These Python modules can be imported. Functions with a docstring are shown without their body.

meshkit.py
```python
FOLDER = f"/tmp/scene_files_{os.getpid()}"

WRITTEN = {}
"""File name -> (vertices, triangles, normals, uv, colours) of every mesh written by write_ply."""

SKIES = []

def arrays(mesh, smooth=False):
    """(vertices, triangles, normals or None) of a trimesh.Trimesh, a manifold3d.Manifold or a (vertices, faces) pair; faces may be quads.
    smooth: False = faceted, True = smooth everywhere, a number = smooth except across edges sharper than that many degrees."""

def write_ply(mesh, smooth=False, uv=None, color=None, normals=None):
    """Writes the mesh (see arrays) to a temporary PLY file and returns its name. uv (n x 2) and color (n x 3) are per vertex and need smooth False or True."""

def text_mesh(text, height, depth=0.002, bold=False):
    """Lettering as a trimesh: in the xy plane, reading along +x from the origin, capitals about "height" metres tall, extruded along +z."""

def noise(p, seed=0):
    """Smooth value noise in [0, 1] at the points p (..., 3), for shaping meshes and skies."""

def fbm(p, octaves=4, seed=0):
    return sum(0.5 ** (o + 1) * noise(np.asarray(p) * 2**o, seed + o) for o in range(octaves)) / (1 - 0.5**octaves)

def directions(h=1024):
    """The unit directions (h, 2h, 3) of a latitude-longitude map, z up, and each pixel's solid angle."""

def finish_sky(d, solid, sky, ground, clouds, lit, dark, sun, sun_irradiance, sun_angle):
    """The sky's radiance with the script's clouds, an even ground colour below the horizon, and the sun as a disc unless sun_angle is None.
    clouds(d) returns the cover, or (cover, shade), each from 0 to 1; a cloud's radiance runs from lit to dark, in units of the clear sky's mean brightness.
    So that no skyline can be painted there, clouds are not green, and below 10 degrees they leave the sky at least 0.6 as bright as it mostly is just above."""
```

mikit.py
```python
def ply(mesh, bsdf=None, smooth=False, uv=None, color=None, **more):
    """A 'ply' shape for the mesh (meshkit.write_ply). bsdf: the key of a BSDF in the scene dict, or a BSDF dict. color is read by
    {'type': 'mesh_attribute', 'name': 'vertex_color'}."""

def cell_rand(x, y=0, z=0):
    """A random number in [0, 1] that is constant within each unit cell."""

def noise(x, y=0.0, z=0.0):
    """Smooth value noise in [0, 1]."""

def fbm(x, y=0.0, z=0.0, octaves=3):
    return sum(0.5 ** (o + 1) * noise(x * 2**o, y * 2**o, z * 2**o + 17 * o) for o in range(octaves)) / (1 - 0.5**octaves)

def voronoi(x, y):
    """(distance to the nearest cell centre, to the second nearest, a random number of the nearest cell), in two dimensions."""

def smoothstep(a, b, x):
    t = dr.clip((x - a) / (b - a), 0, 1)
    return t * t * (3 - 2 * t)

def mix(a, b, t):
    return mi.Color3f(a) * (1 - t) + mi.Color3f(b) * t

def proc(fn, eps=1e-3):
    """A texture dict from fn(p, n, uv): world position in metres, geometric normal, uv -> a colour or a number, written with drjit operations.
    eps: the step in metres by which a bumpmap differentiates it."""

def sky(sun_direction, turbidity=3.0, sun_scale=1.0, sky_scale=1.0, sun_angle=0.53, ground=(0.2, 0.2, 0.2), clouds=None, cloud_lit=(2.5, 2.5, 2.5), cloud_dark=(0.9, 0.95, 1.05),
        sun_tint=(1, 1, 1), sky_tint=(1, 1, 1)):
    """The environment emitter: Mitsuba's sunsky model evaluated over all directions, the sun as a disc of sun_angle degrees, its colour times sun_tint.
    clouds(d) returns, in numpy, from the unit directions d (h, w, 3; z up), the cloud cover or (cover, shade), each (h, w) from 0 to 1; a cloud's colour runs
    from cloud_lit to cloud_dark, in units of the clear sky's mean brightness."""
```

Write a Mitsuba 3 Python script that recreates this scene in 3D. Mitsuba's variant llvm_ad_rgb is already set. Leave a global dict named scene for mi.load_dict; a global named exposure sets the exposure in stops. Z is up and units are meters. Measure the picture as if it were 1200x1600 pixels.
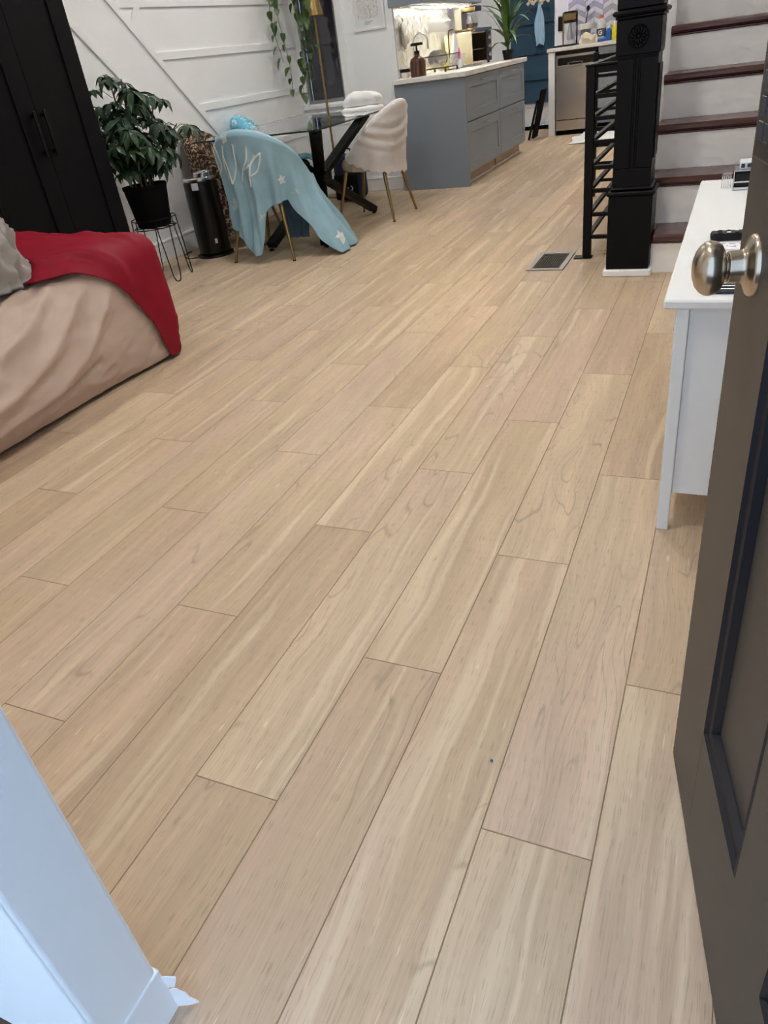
import math, random
import numpy as np
import trimesh
import drjit as dr
import mitsuba as mi
import mikit, meshkit
from mikit import proc, noise, fbm, voronoi, cell_rand, smoothstep, mix
from scipy.interpolate import PchipInterpolator

scene, labels = {}, {}
rng = np.random.default_rng(7)
random.seed(7)
T = mi.ScalarTransform4f
PI = math.pi

# ------------------------------------------------------------------ camera, light, exposure
exposure = 0.0
CAM_H = 1.114
FOCAL = 1128.94                      # pixels at 1200 x 1600
YAW, PITCH, ROLL = (math.radians(a) for a in (-27.454, 31.897, -8.317))


def camera_axes():
    fwd = np.array([math.sin(YAW) * math.cos(PITCH), math.cos(YAW) * math.cos(PITCH), -math.sin(PITCH)])
    r0 = np.array([math.cos(YAW), -math.sin(YAW), 0])
    u0 = np.cross(r0, fwd)
    return fwd, -math.sin(ROLL) * r0 + math.cos(ROLL) * u0


FWD, UP = camera_axes()
scene['camera'] = {'type': 'perspective', 'fov': math.degrees(2 * math.atan(600 / FOCAL)), 'fov_axis': 'x', 'near_clip': 0.02, 'far_clip': 100.0,
                   'to_world': T().look_at(origin=[0, 0, CAM_H], target=(np.array([0, 0, CAM_H]) + FWD).tolist(), up=UP.tolist())}
# dusk daylight comes in through the open front door behind the camera
scene['dusk_sky'] = {'type': 'constant', 'radiance': {'type': 'rgb', 'value': [1.22, 1.56, 2.02]}}
LAMP = np.array([1.0, 0.965, 0.905]) * 15.5
CEIL = 2.60
DOWNLIGHTS = [(-0.85, 1.15, 22, 'between sofa and sideboard'), (-2.9, 1.9, 13, 'over the sofa'), (-1.2, 4.1, 6.5, 'over the floor vent'), (-2.7, 4.3, 18, 'over the potted plant'), (-1.7, 6.2, 8, 'over the free floor beside the glass table'),
              (-3.1, 5.9, 12, 'over the glass table'), (-1.5, 8.4, 18, 'over the kitchen floor'), (-2.2, 9.6, 21, 'in front of the dishwasher'), (-0.75, 2.8, 19, 'beside the sideboard'), (0.05, 5.4, 14, 'over the stairs')]


# ------------------------------------------------------------------ helpers
def lin(r, g, b):
    return [((c / 255) / 12.92 if c / 255 <= 0.04045 else ((c / 255 + 0.055) / 1.055) ** 2.4) for c in (r, g, b)]


def rgb(c):
    return {'type': 'rgb', 'value': list(map(float, c))}


def material(name, color, rough=0.5, two=True, **more):
    c = color if isinstance(color, dict) else rgb(color)
    b = {'type': 'principled', 'base_color': c, 'roughness': rough, **more}
    scene[name] = {'type': 'twosided', 'bsdf': b} if two else b
    return name


def bump_material(name, color, fn, scale, rough=0.8, eps=1e-3, **more):
    c = color if isinstance(color, dict) else rgb(color)
    scene[name] = {'type': 'twosided', 'bsdf': {'type': 'bumpmap', 'arbitrary': proc(fn, eps), 'scale': scale, 'bsdf': {'type': 'principled', 'base_color': c, 'roughness': rough, **more}}}
    return name


def cat(*ms):
    ms = [m for m in (ms[0] if len(ms) == 1 and isinstance(ms[0], list) else ms)]
    return trimesh.util.concatenate(ms)


def box(x0, x1, y0, y1, z0, z1, bevel=0.0):
    """A box, its edges chamfered."""
    b = min(bevel, 0.49 * min(x1 - x0, y1 - y0, z1 - z0))
    if b <= 0:
        m = trimesh.creation.box((x1 - x0, y1 - y0, z1 - z0))
        m.apply_translation(((x0 + x1) / 2, (y0 + y1) / 2, (z0 + z1) / 2))
        return m
    p = []
    for sx in (0, 1):
        for sy in (0, 1):
            for sz in (0, 1):
                X, Y, Z = (x0, x1)[sx], (y0, y1)[sy], (z0, z1)[sz]
                ix, iy, iz = (b, -b)[sx], (b, -b)[sy], (b, -b)[sz]
                p += [(X, Y + iy, Z + iz), (X + ix, Y, Z + iz), (X + ix, Y + iy, Z)]
    return trimesh.convex.convex_hull(np.array(p))


def rbox(x0, x1, y0, y1, z0, z1, r=0.02, n=4):
    """A box with round edges: the hull of eight spheres."""
    s = trimesh.creation.icosphere(2, r).vertices
    c = np.array([(x, y, z) for x in (x0 + r, x1 - r) for y in (y0 + r, y1 - r) for z in (z0 + r, z1 - r)])
    return trimesh.convex.convex_hull((c[:, None] + s[None]).reshape(-1, 3))


def rot(m, deg, axis=(0, 0, 1), at=(0, 0, 0)):
    m.apply_transform(trimesh.transformations.rotation_matrix(math.radians(deg), axis, at))
    return m


def move(m, x=0, y=0, z=0):
    m.apply_translation((x, y, z))
    return m


def grid_faces(nu, nv, close_u=False):
    i, j = np.meshgrid(np.arange(nu if close_u else nu - 1), np.arange(nv - 1), indexing='ij')
    a, b = i * nv + j, ((i + 1) % nu) * nv + j
    q = np.stack([a, b, b + 1, a + 1], -1).reshape(-1, 4)
    return np.vstack([q[:, [0, 1, 2]], q[:, [0, 2, 3]]])


def surface(P, close_u=False):
    P = np.asarray(P, float)
    return trimesh.Trimesh(P.reshape(-1, 3), grid_faces(P.shape[0], P.shape[1], close_u), process=False)


def cloth(P, thick=0.004):
    """A sheet with thickness from a grid of points (nu, nv, 3)."""
    P = np.asarray(P, float)
    nu, nv = P.shape[:2]
    du, dv = np.gradient(P, axis=0), np.gradient(P, axis=1)
    n = np.cross(du, dv)
    n /= np.linalg.norm(n, axis=-1, keepdims=True) + 1e-12
    A, B = (P + n * thick / 2).reshape(-1, 3), (P - n * thick / 2).reshape(-1, 3)
    f = grid_faces(nu, nv)
    k = nu * nv
    idx = np.arange(k).reshape(nu, nv)
    ring = np.concatenate([idx[:-1, 0], idx[-1, :-1], idx[:0:-1, -1], idx[0, :0:-1]])
    r2 = np.roll(ring, -1)
    side = np.vstack([np.stack([ring, ring + k, r2], 1), np.stack([r2, ring + k, r2 + k], 1)])
    m = trimesh.Trimesh(np.vstack([A, B]), np.vstack([f, f[:, ::-1] + k, side]), process=False)
    return m


def tube(points, r, sides=8, caps=True):
    p = np.asarray(points, float)
    r = np.broadcast_to(np.asarray(r, float), (len(p),))
    t = np.gradient(p, axis=0)
    t /= np.linalg.norm(t, axis=1, keepdims=True) + 1e-12
    ref = np.array([0, 0, 1.0]) if abs(t[0, 2]) < 0.9 else np.array([1.0, 0, 0])
    a = np.cross(t[0], ref)
    frames = []
    for k in range(len(p)):
        a = a - t[k] * (a @ t[k])
        a /= np.linalg.norm(a) + 1e-12
        frames.append((a, np.cross(t[k], a)))
    ang = np.arange(sides) * 2 * PI / sides
    P = np.array([p[k] + r[k] * (np.cos(ang)[:, None] * frames[k][0] + np.sin(ang)[:, None] * frames[k][1]) for k in range(len(p))])
    v = P.transpose(1, 0, 2).reshape(-1, 3)
    n = len(p)
    f = grid_faces(sides, n, True)[:, ::-1]
    if caps:
        v = np.vstack([v, p[0], p[-1]])
        s = np.arange(sides)
        s2 = (s + 1) % sides
        f = np.vstack([f, np.stack([np.full(sides, len(v) - 2), s2 * n, s * n], 1), np.stack([np.full(sides, len(v) - 1), s * n + n - 1, s2 * n + n - 1], 1)])
    m = trimesh.Trimesh(v, f, process=False)
    return m


def bar(a, b, w, h, up=(0, 0, 1), bevel=0.0):
    """A rectangular bar from a to b, w wide and h high."""
    a, b = np.asarray(a, float), np.asarray(b, float)
    d = b - a
    L = np.linalg.norm(d)
    d /= L
    s = np.cross(d, up)
    if np.linalg.norm(s) < 1e-6:
        s = np.cross(d, (0, 1, 0))
    s /= np.linalg.norm(s)
    u = np.cross(s, d)
    m = box(0, L, -w / 2, w / 2, -h / 2, h / 2, bevel)
    M = np.eye(4)
    M[:3, 0], M[:3, 1], M[:3, 2], M[:3, 3] = d, -s, u, a
    if np.linalg.det(M[:3, :3]) < 0:
        M[:3, 1] *= -1
    m.apply_transform(M)
    return m


def lathe(profile, n=32, at=(0, 0, 0)):
    """Turned about z from (radius, height) pairs; ends on the axis are closed."""
    p = np.asarray(profile, float)
    ang = np.arange(n) * 2 * PI / n
    P = np.stack([np.cos(ang)[:, None] * p[None, :, 0], np.sin(ang)[:, None] * p[None, :, 0], np.broadcast_to(p[:, 1], (n, len(p)))], -1)
    m = surface(P, True)
    m.merge_vertices()
    m.update_faces(m.nondegenerate_faces())
    m.apply_translation(at)
    if m.is_watertight and m.volume < 0:
        m.invert()
    return m


def ell(cx, cy, cz, rx, ry, rz, sub=2):
    m = trimesh.creation.icosphere(sub, 1.0)
    m.apply_scale((rx, ry, rz))
    return move(m, cx, cy, cz)


def prism(poly, depth):
    from shapely.geometry import Polygon
    return trimesh.creation.extrude_polygon(Polygon(poly), depth, engine='earcut')


def numbered(name):
    if name not in scene and name not in labels and not any(k.startswith(name + '__') for k in scene):
        return name
    k = 1
    while f'{name}_{k:03d}' in scene or f'{name}_{k:03d}' in labels:
        k += 1
    return f'{name}_{k:03d}'


COUNT = {}


def key_for(name):
    n = COUNT.get(name, 0)
    COUNT[name] = n + 1
    return name if n == 0 else f'{name}_{n:03d}'


def thing(name, label, category, group=None):
    key = key_for(name)
    labels[key] = {'label': label, 'category': category}
    if group:
        labels[key]['group'] = group
    return key


def part(parent, name, mesh, bsdf, smooth=False, label=None, to_world=None, kind=None, **more):
    key = key_for(f'{parent}__{name}')
    d = mesh if isinstance(mesh, dict) else mikit.ply(mesh, bsdf, smooth, **more)
    scene[key] = {**d, 'to_world': to_world} if to_world is not None else d
    if label or kind:
        labels[key] = {k: v for k, v in (('label', label), ('kind', kind)) if v}
    return key


def single(name, mesh, bsdf, label, category, smooth=False, group=None, **more):
    key = thing(name, label, category, group)
    scene[key] = mikit.ply(mesh, bsdf, smooth, **more)
    return key


def struct(name, mesh, bsdf, label, category=None, smooth=False, **more):
    if mesh is not None:
        scene[name] = mikit.ply(mesh, bsdf, smooth, **more)
    labels[name] = {'label': label, 'kind': 'structure', 'category': category or name.split('_')[0]}
    COUNT[name] = 1
    return name


# ------------------------------------------------------------------ materials
def wood_floor(p, n, uv):
    u, v = uv.x, uv.y
    pid = dr.floor(v / 10)
    y = v - pid * 10
    r1, r2, r3 = cell_rand(pid, 1), cell_rand(pid, 2), cell_rand(pid, 3)
    yy = y + 31 * r1
    warp = (fbm(u * 9 + 50 * r2, yy * 2.6, pid, octaves=3) - 0.5) * 0.045
    uu = u + warp
    broad = fbm(uu * 14 + 20 * r3, yy * 0.9, 3.1, octaves=3)
    blot = fbm(u * 16 + 5 * r1, yy * 4.5, 4.4, octaves=3)
    mid = fbm(uu * 70 + 7 * r1, yy * 3.0, 5.7, octaves=3)
    fine = noise(uu * 620, yy * 14, 1.3)
    pore = noise(uu * 780 + 3, yy * 34, 9.1)
    ring = fbm(uu * 8 + 11 * r2, yy * 1.1, 8.8, octaves=3) * 15
    edge = dr.abs(ring - dr.floor(ring) - 0.5) * 2
    line = smoothstep(0.86, 1.0, edge) * smoothstep(0.52, 0.66, fbm(uu * 10, yy * 1.6 + 40 * r3, 2.2, octaves=2))
    base = mix(lin(195, 171, 143), lin(209, 187, 160), r1)
    base = mix(base, mi.Color3f(lin(205, 179, 160)), 0.6 * smoothstep(0.45, 0.75, noise(u * 5 + 13 * r2, yy * 1.2, 7.7)))
    c = base * 0.82 * (0.84 + 0.32 * broad) * (0.88 + 0.24 * mid) * (0.92 + 0.16 * fine) * (0.92 + 0.16 * blot)
    streak = smoothstep(0.58, 0.74, fbm(uu * 26 + 9 * r3, yy * 1.1, 12.3, octaves=3))
    c = mix(c, mi.Color3f(lin(218, 202, 176)), 0.42 * streak)
    glint = smoothstep(0.80, 0.92, noise(uu * 260 + 9, yy * 22, 3.3)) * smoothstep(0.45, 0.6, blot)
    c = mix(c, mi.Color3f(lin(236, 224, 202)), 0.35 * glint)
    c = c * (1 - 0.22 * line) * (1 - 0.18 * smoothstep(0.72, 0.9, pore))
    groove = dr.select(n.z < 0.985, 1.0, 0.0)
    return mix(c, mi.Color3f(lin(142, 120, 96)), 0.8 * groove)


scene['floor_wood'] = {'type': 'twosided', 'bsdf': {'type': 'principled', 'base_color': proc(wood_floor), 'roughness': 0.5, 'specular': 0.32}}
material('floor_under', lin(70, 54, 40), 0.9)
wallbump = lambda p, n, uv: fbm(p.x * 60, p.y * 60, p.z * 60, octaves=2)
bump_material('wall_paint', lin(236, 239, 242), wallbump, 0.0006, 0.65)
material('ceiling_paint', lin(236, 236, 234), 0.8)
material('trim_paint', lin(238, 241, 243), 0.4)
material('jamb_paint', lin(222, 229, 236), 0.35)
material('door_paint', lin(50, 47, 44), 0.45, specular=0.4)
material('door_bevel', lin(14, 17, 27), 0.4, specular=0.35)
nickel_rough = lambda p, n, uv: 0.25 + 0.08 * noise(p.x * 300, p.y * 300, p.z * 300)
material('nickel', lin(186, 176, 160), 0.24, metallic=1.0)
material('lock_black', lin(10, 10, 12), 0.4)
material('lock_key', lin(24, 27, 40), 0.25)
material('black_satin', lin(5,5,9), 0.38, specular=0.15)
material('black_steel', lin(5,5,7), 0.42, specular=0.18)
material('black_plastic', lin(6,6,8), 0.33, specular=0.3)
material('black_soft', lin(8,8,10), 0.8, specular=0.1)
material('wardrobe_black', lin(7,7,13), 0.5, specular=0.14)


def riser_fn(p, n, uv):
    return mix(lin(228, 227, 225), lin(240, 239, 237), fbm(p.x * 9, p.z * 7, p.y * 3, octaves=3))


bump_material('riser_paint', proc(riser_fn), lambda p, n, uv: fbm(p.x * 22, p.y * 22, p.z * 30, octaves=3), 0.004, 0.28)


def mahogany_fn(p, n, uv):
    g = fbm(p.x * 5, p.y * 90, p.z * 90, octaves=3)
    return mix(lin(42, 16, 13), lin(80, 33, 26), g)


material('mahogany', proc(mahogany_fn), 0.25, clearcoat=0.4, clearcoat_gloss=0.8)
material('white_furniture', lin(218, 221, 223), 0.38)
material('cabinet_grey', lin(124, 134, 146), 0.45)


def marble_fn(p, n, uv):
    w = fbm(p.x * 3, p.y * 3, p.z * 3, octaves=4)
    v = smoothstep(0.05, 0.0, dr.abs(fbm(p.x * 5 + 4 * w, p.y * 5 + 3 * w, p.z * 5, octaves=3) - 0.5))
    return mix(lin(226, 224, 220), lin(190, 188, 186), 0.5 * v)


material('worktop_white', proc(marble_fn), 0.3)


def steel_fn(p, n, uv):
    return mix(lin(196, 188, 180), lin(214, 207, 199), noise(p.x * 12, p.y * 12, p.z * 500))


material('steel_brushed', proc(steel_fn), 0.27, metallic=1.0)
material('steel_bright', lin(205, 205, 208), 0.2, metallic=1.0)
material('brass', lin(150, 126, 84), 0.34, metallic=0.85)
material('tile_white', lin(222, 222, 224), 0.22)
material('tile_grey', lin(176, 177, 184), 0.22)
material('tile_cream', lin(216, 211, 203), 0.22)
material('grout', lin(168, 168, 172), 0.8)
scene['glass'] = {'type': 'dielectric', 'int_ior': 1.5}
scene['thin_glass'] = {'type': 'thindielectric', 'int_ior': 1.5}
material('white_plastic', lin(232, 233, 236), 0.4)
material('white_ceramic', lin(236, 234, 230), 0.2)


def weave(s, a):
    return lambda p, n, uv: a * fbm(p.x * s, p.y * s, p.z * s, octaves=2)


def fabric(name, color, s=260, depth=0.0015, rough=0.9, sheen=0.3, tint=0.10):
    fn = (lambda p, n, uv, c=tuple(color): mi.Color3f(c) * (1 - tint + 2 * tint * fbm(p.x * 14, p.y * 14, p.z * 14, octaves=3))) if not isinstance(color, dict) else None
    return bump_material(name, proc(fn) if fn else color, weave(s, 1.0), depth, rough, sheen=sheen)


fabric('cloth_beige', lin(180, 160, 148), 500, 0.0008, 0.75, 0.1, 0.06)
bump_material('cloth_red', proc(lambda p, n, uv: mix(lin(118, 0, 28), lin(134, 3, 34), fbm(p.x * 14, p.y * 14, p.z * 14))), weave(500, 1.0), 0.0006, 0.6, specular=0.25)
fabric('cloth_grey', lin(150, 147, 144), 160, 0.003, 0.95, 0.4)
fabric('fleece_blue', lin(144, 180, 196), 320, 0.0022, 0.95, 0.5)
fabric('fleece_white', lin(214, 222, 222), 320, 0.0015, 0.95, 0.4)
fabric('fleece_star', lin(176, 198, 196), 320, 0.0015, 0.95, 0.4)
fabric('fleece_taupe', lin(214, 209, 207), 300, 0.0022, 0.95, 0.5)
bump_material('fleece_turquoise', proc(lambda p, n, uv: mix(mix(lin(72, 158, 194), lin(136, 202, 226), fbm(p.x * 26, p.y * 26, p.z * 26, octaves=2)), mi.Color3f(lin(214, 234, 240)), 0.9 * smoothstep(0.56, 0.72, noise(p.x * 75, p.y * 75, p.z * 75)))), weave(130, 1.0), 0.012, 0.95, sheen=0.3)
fabric('towel_white', lin(228, 229, 230), 260, 0.002, 0.95, 0.3, 0.04)
fabric('chair_blue', lin(84, 112, 134), 420, 0.001, 0.85, 0.3)
fabric('chair_cream', lin(196, 182, 164), 420, 0.001, 0.85, 0.3)
fabric('navy_cloth', lin(24, 36, 62), 300, 0.0012, 0.85, 0.3)
fabric('cream_cloth', lin(222, 212, 192), 260, 0.002, 0.9, 0.3)
fabric('pale_blue_cloth', lin(176, 208, 232), 260, 0.002, 0.9, 0.3)
fabric('teal_shade', lin(40, 72, 94), 420, 0.0008, 0.8, 0.2, 0.12)


def leopard_fn(p, n, uv):
    a, b, r = voronoi(uv.x * 52, uv.y * 52)
    wob = fbm(uv.x * 140, uv.y * 140, 1.0, octaves=2)
    spot = smoothstep(0.62, 0.40, a + 0.5 * (wob - 0.5))
    core = smoothstep(0.26, 0.12, a + 0.4 * (wob - 0.5))
    c = mix(lin(168, 140, 118), lin(24, 18, 17), spot)
    return mix(c, mi.Color3f(lin(112, 84, 64)), 0.6 * core)


bump_material('leopard_cloth', proc(leopard_fn), weave(300, 1.0), 0.0015, 0.95, sheen=0.2)


def leaf_fn(p, n, uv):
    return mix(lin(20, 42, 26), lin(42, 70, 42), fbm(p.x * 11, p.y * 11, p.z * 11, octaves=2))


material('leaf_dark', proc(leaf_fn), 0.35, specular=0.5)
material('leaf_vine', proc(lambda p, n, uv: mix(lin(38, 62, 28), lin(70, 100, 48), noise(p.x * 25, p.y * 25, p.z * 25))), 0.4)
material('leaf_spiky', proc(lambda p, n, uv: mix(lin(26, 54, 24), lin(56, 96, 46), noise(p.x * 20, p.y * 20, p.z * 6))), 0.35)
material('stem_brown', lin(92, 84, 62), 0.8)
material('vent_metal', lin(150, 146, 140), 0.35, metallic=0.8)
material('vent_slat', lin(48, 41, 35), 0.5)
material('steel_frame', lin(150, 150, 154), 0.35, metallic=0.6)
material('folder_dark', lin(38, 46, 58), 0.5)
material('paper_blue', lin(196, 206, 218), 0.5)
material('clear_frost', lin(225, 225, 225), 0.2)
material('paper_print', proc(lambda p, n, uv: mix(lin(226, 226, 230), lin(120, 120, 150), 0.6 * smoothstep(0.55, 0.65, noise(p.x * 160, p.y * 60)) * smoothstep(0.45, 0.55, noise(p.y * 130, 4.0)))), 0.6)
material('soil', lin(40, 30, 24), 0.95)

scene['table_glass'] = {'type': 'dielectric', 'int_ior': 1.5, 'specular_transmittance': rgb([0.90, 0.95, 0.93])}
material('glass_rim', lin(20, 32, 30), 0.15)


def sketch_fn(p, n, uv):
    a = fbm(p.x * 40, p.z * 40, 1.0, octaves=3)
    b = smoothstep(0.035, 0.0, dr.abs(a - 0.5)) + smoothstep(0.03, 0.0, dr.abs(fbm(p.x * 70, p.z * 28, 6.0, octaves=2) - 0.48))
    return mix(lin(214, 214, 214), lin(110, 110, 112), dr.minimum(b, 1.0) * 0.8)


material('sketch_print', proc(sketch_fn), 0.6)

material('amber', lin(74, 40, 22), 0.15, clearcoat=0.6)
material('plate_grey', lin(120, 122, 126), 0.3)
material('pink', lin(214, 110, 176), 0.5)
material('cream_enamel', lin(226, 210, 180), 0.35)
material('tray_blue', lin(70, 78, 104), 0.4)
material('coffee', lin(40, 24, 16), 0.2)
material('toe_wood', lin(168, 142, 114), 0.5)
material('clear_plastic', lin(206, 208, 210), 0.12)
material('label_grey', lin(84, 88, 92), 0.4)
material('cap_orange', lin(214, 92, 58), 0.4)
material('blue_plastic', lin(30, 86, 170), 0.3)
material('yellow_plastic', lin(220, 208, 40), 0.35)

# ------------------------------------------------------------------ the setting
XL, XR, YF, YB = -3.93, 0.62, 0.285, 11.35      # left wall, right wall, front wall (inner face), back wall
YD, XK = 7.15, -2.92                            # wall with the window, kitchen's left wall
DOOR_L, DOOR_R = -0.60, 0.225

struct('floor', box(XL - 0.05, XR + 0.05, 0.20, YB + 0.05, -0.06, -0.0085), 'floor_under', 'light oak plank floor running from the front door to the kitchen')
PW, PL, PX0 = 0.18288, 1.215, -0.9994
OFF = {0: 0.267, 1: 0.637, 2: 1.021, 3: 0.245, 4: 0.700, 5: 1.095, -1: 1.065, -2: 0.664, -3: 0.250, -4: 1.053, -5: 0.671, -6: 0.258}


def plank_mesh(x0, x1, y0, y1, pid):
    b, g = 0.0013, 0.00012
    x0, x1, y0, y1 = x0 + g, x1 - g, y0 + g, y1 - g
    z0, zb, z1 = -0.0085, -0.0008, 0.0
    top = [(x0 + b, y0 + b, z1), (x1 - b, y0 + b, z1), (x1 - b, y1 - b, z1), (x0 + b, y1 - b, z1)]
    mid = [(x0, y0, zb), (x1, y0, zb), (x1, y1, zb), (x0, y1, zb)]
    low = [(x0, y0, z0), (x1, y0, z0), (x1, y1, z0), (x0, y1, z0)]
    v, f = [], []
    v += top
    f += [(0, 1, 2), (0, 2, 3)]
    for A, B in ((mid, top), (low, mid)):
        for k in range(4):
            j, s = (k + 1) % 4, len(v)
            v += [A[k], A[j], B[j], B[k]]
            f += [(s, s + 1, s + 2), (s, s + 2, s + 3)]
    v = np.array(v)
    uv = np.stack([v[:, 0] - x0, v[:, 1] - y0 + 10.0 * pid], 1)
    return trimesh.Trimesh(v, np.array(f), process=False), uv


pid = 0
for k in range(math.floor((XL - PX0) / PW), math.ceil((XR - PX0) / PW)):
    x0, x1 = max(PX0 + k * PW, XL), min(PX0 + (k + 1) * PW, XR)
    off = OFF.get(k, [0.26, 0.655, 1.05][k % 3] + 0.02 * math.sin(k * 5.1))
    y = off - PL
    while y < YB:
        y0, y1 = max(y, 0.20), min(y + PL, YB)
        # pieces wholly under the wardrobe, behind the kitchen wall or under the stairs are left to the sub-floor
        hidden = (x1 < XK - 0.45 and y0 > YD + 0.1) or (x1 < -3.35 and y1 < 2.8)
        if y1 - y0 > 0.03 and x1 - x0 > 0.01 and not hidden:
            m, uv = plank_mesh(x0, x1, y0, y1, pid)
            part('floor', 'plank', m, 'floor_wood', uv=uv)
            pid += 1
        y += PL
struct('porch', box(-2.5, 2.0, -2.2, 0.199, -0.10, -0.02), 'floor_under', 'porch floor outside the open front door', 'porch')

struct('ceiling', box(XL - 0.1, XR + 0.1, 0.199, YB + 0.1, CEIL, CEIL + 0.08), 'ceiling_paint', 'white ceiling with recessed lights')
struct('wall_left', box(XL - 0.10, XL, 0.199, YD + 0.1, -0.05, CEIL), 'wall_paint', 'white wall with a geometric pattern of flat wooden trims', 'wall')
struct('wall_right', box(XR, XR + 0.1, 0.199, YB + 0.1, -0.05, CEIL), 'wall_paint', 'white wall along the staircase', 'wall')
struct('wall_front', cat(box(XL - 0.1, DOOR_L - 0.02, 0.199, YF, -0.05, CEIL), box(DOOR_R + 0.02, XR + 0.1, 0.199, YF, -0.05, CEIL), box(DOOR_L - 0.02, DOOR_R + 0.02, 0.199, YF, 2.08, CEIL)),
       'wall_paint', 'white front wall around the open front door', 'wall')
WX0, WX1, WZ0, WZ1 = -3.872, -3.475, 0.815, 2.05
struct('wall_dining', cat(box(XL - 0.1, WX0, YD, YD + 0.1, -0.05, CEIL), box(WX1, XK, YD, YD + 0.1, -0.05, CEIL), box(WX0, WX1, YD, YD + 0.1, -0.05, WZ0), box(WX0, WX1, YD, YD + 0.1, WZ1, CEIL)),
       'wall_paint', 'white wall with the narrow window behind the glass table', 'wall')
struct('wall_kitchen', box(XK - 0.10, XK, YD + 0.1, 9.42, -0.05, CEIL), 'wall_paint', 'kitchen wall behind the grey drawer units', 'wall')
struct('wall_recess', cat(box(XK - 0.55, XK - 0.10, 9.32, 9.42, -0.05, CEIL), box(XK - 0.55, XK - 0.45, 9.42, YB, -0.05, CEIL)), 'wall_paint', 'white wall beside the back door', 'wall')
struct('wall_back', cat(box(XK - 0.55, -2.99, YB, YB + 0.1, -0.05, CEIL), box(-2.34, XR, YB, YB + 0.1, -0.05, CEIL), box(-2.99, -2.34, YB, YB + 0.1, 2.05, CEIL)), 'wall_paint', 'white back wall of the kitchen', 'wall')


# flat trims of the accent wall
def wall_strip(a, b, w=0.055, d=0.014):
    """A flat strip on the left wall between two (y, z) points."""
    return bar((XL + d / 2, a[0], a[1]), (XL + d / 2, b[0], b[1]), w, d, up=(1, 0, 0), bevel=0.003)


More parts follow.
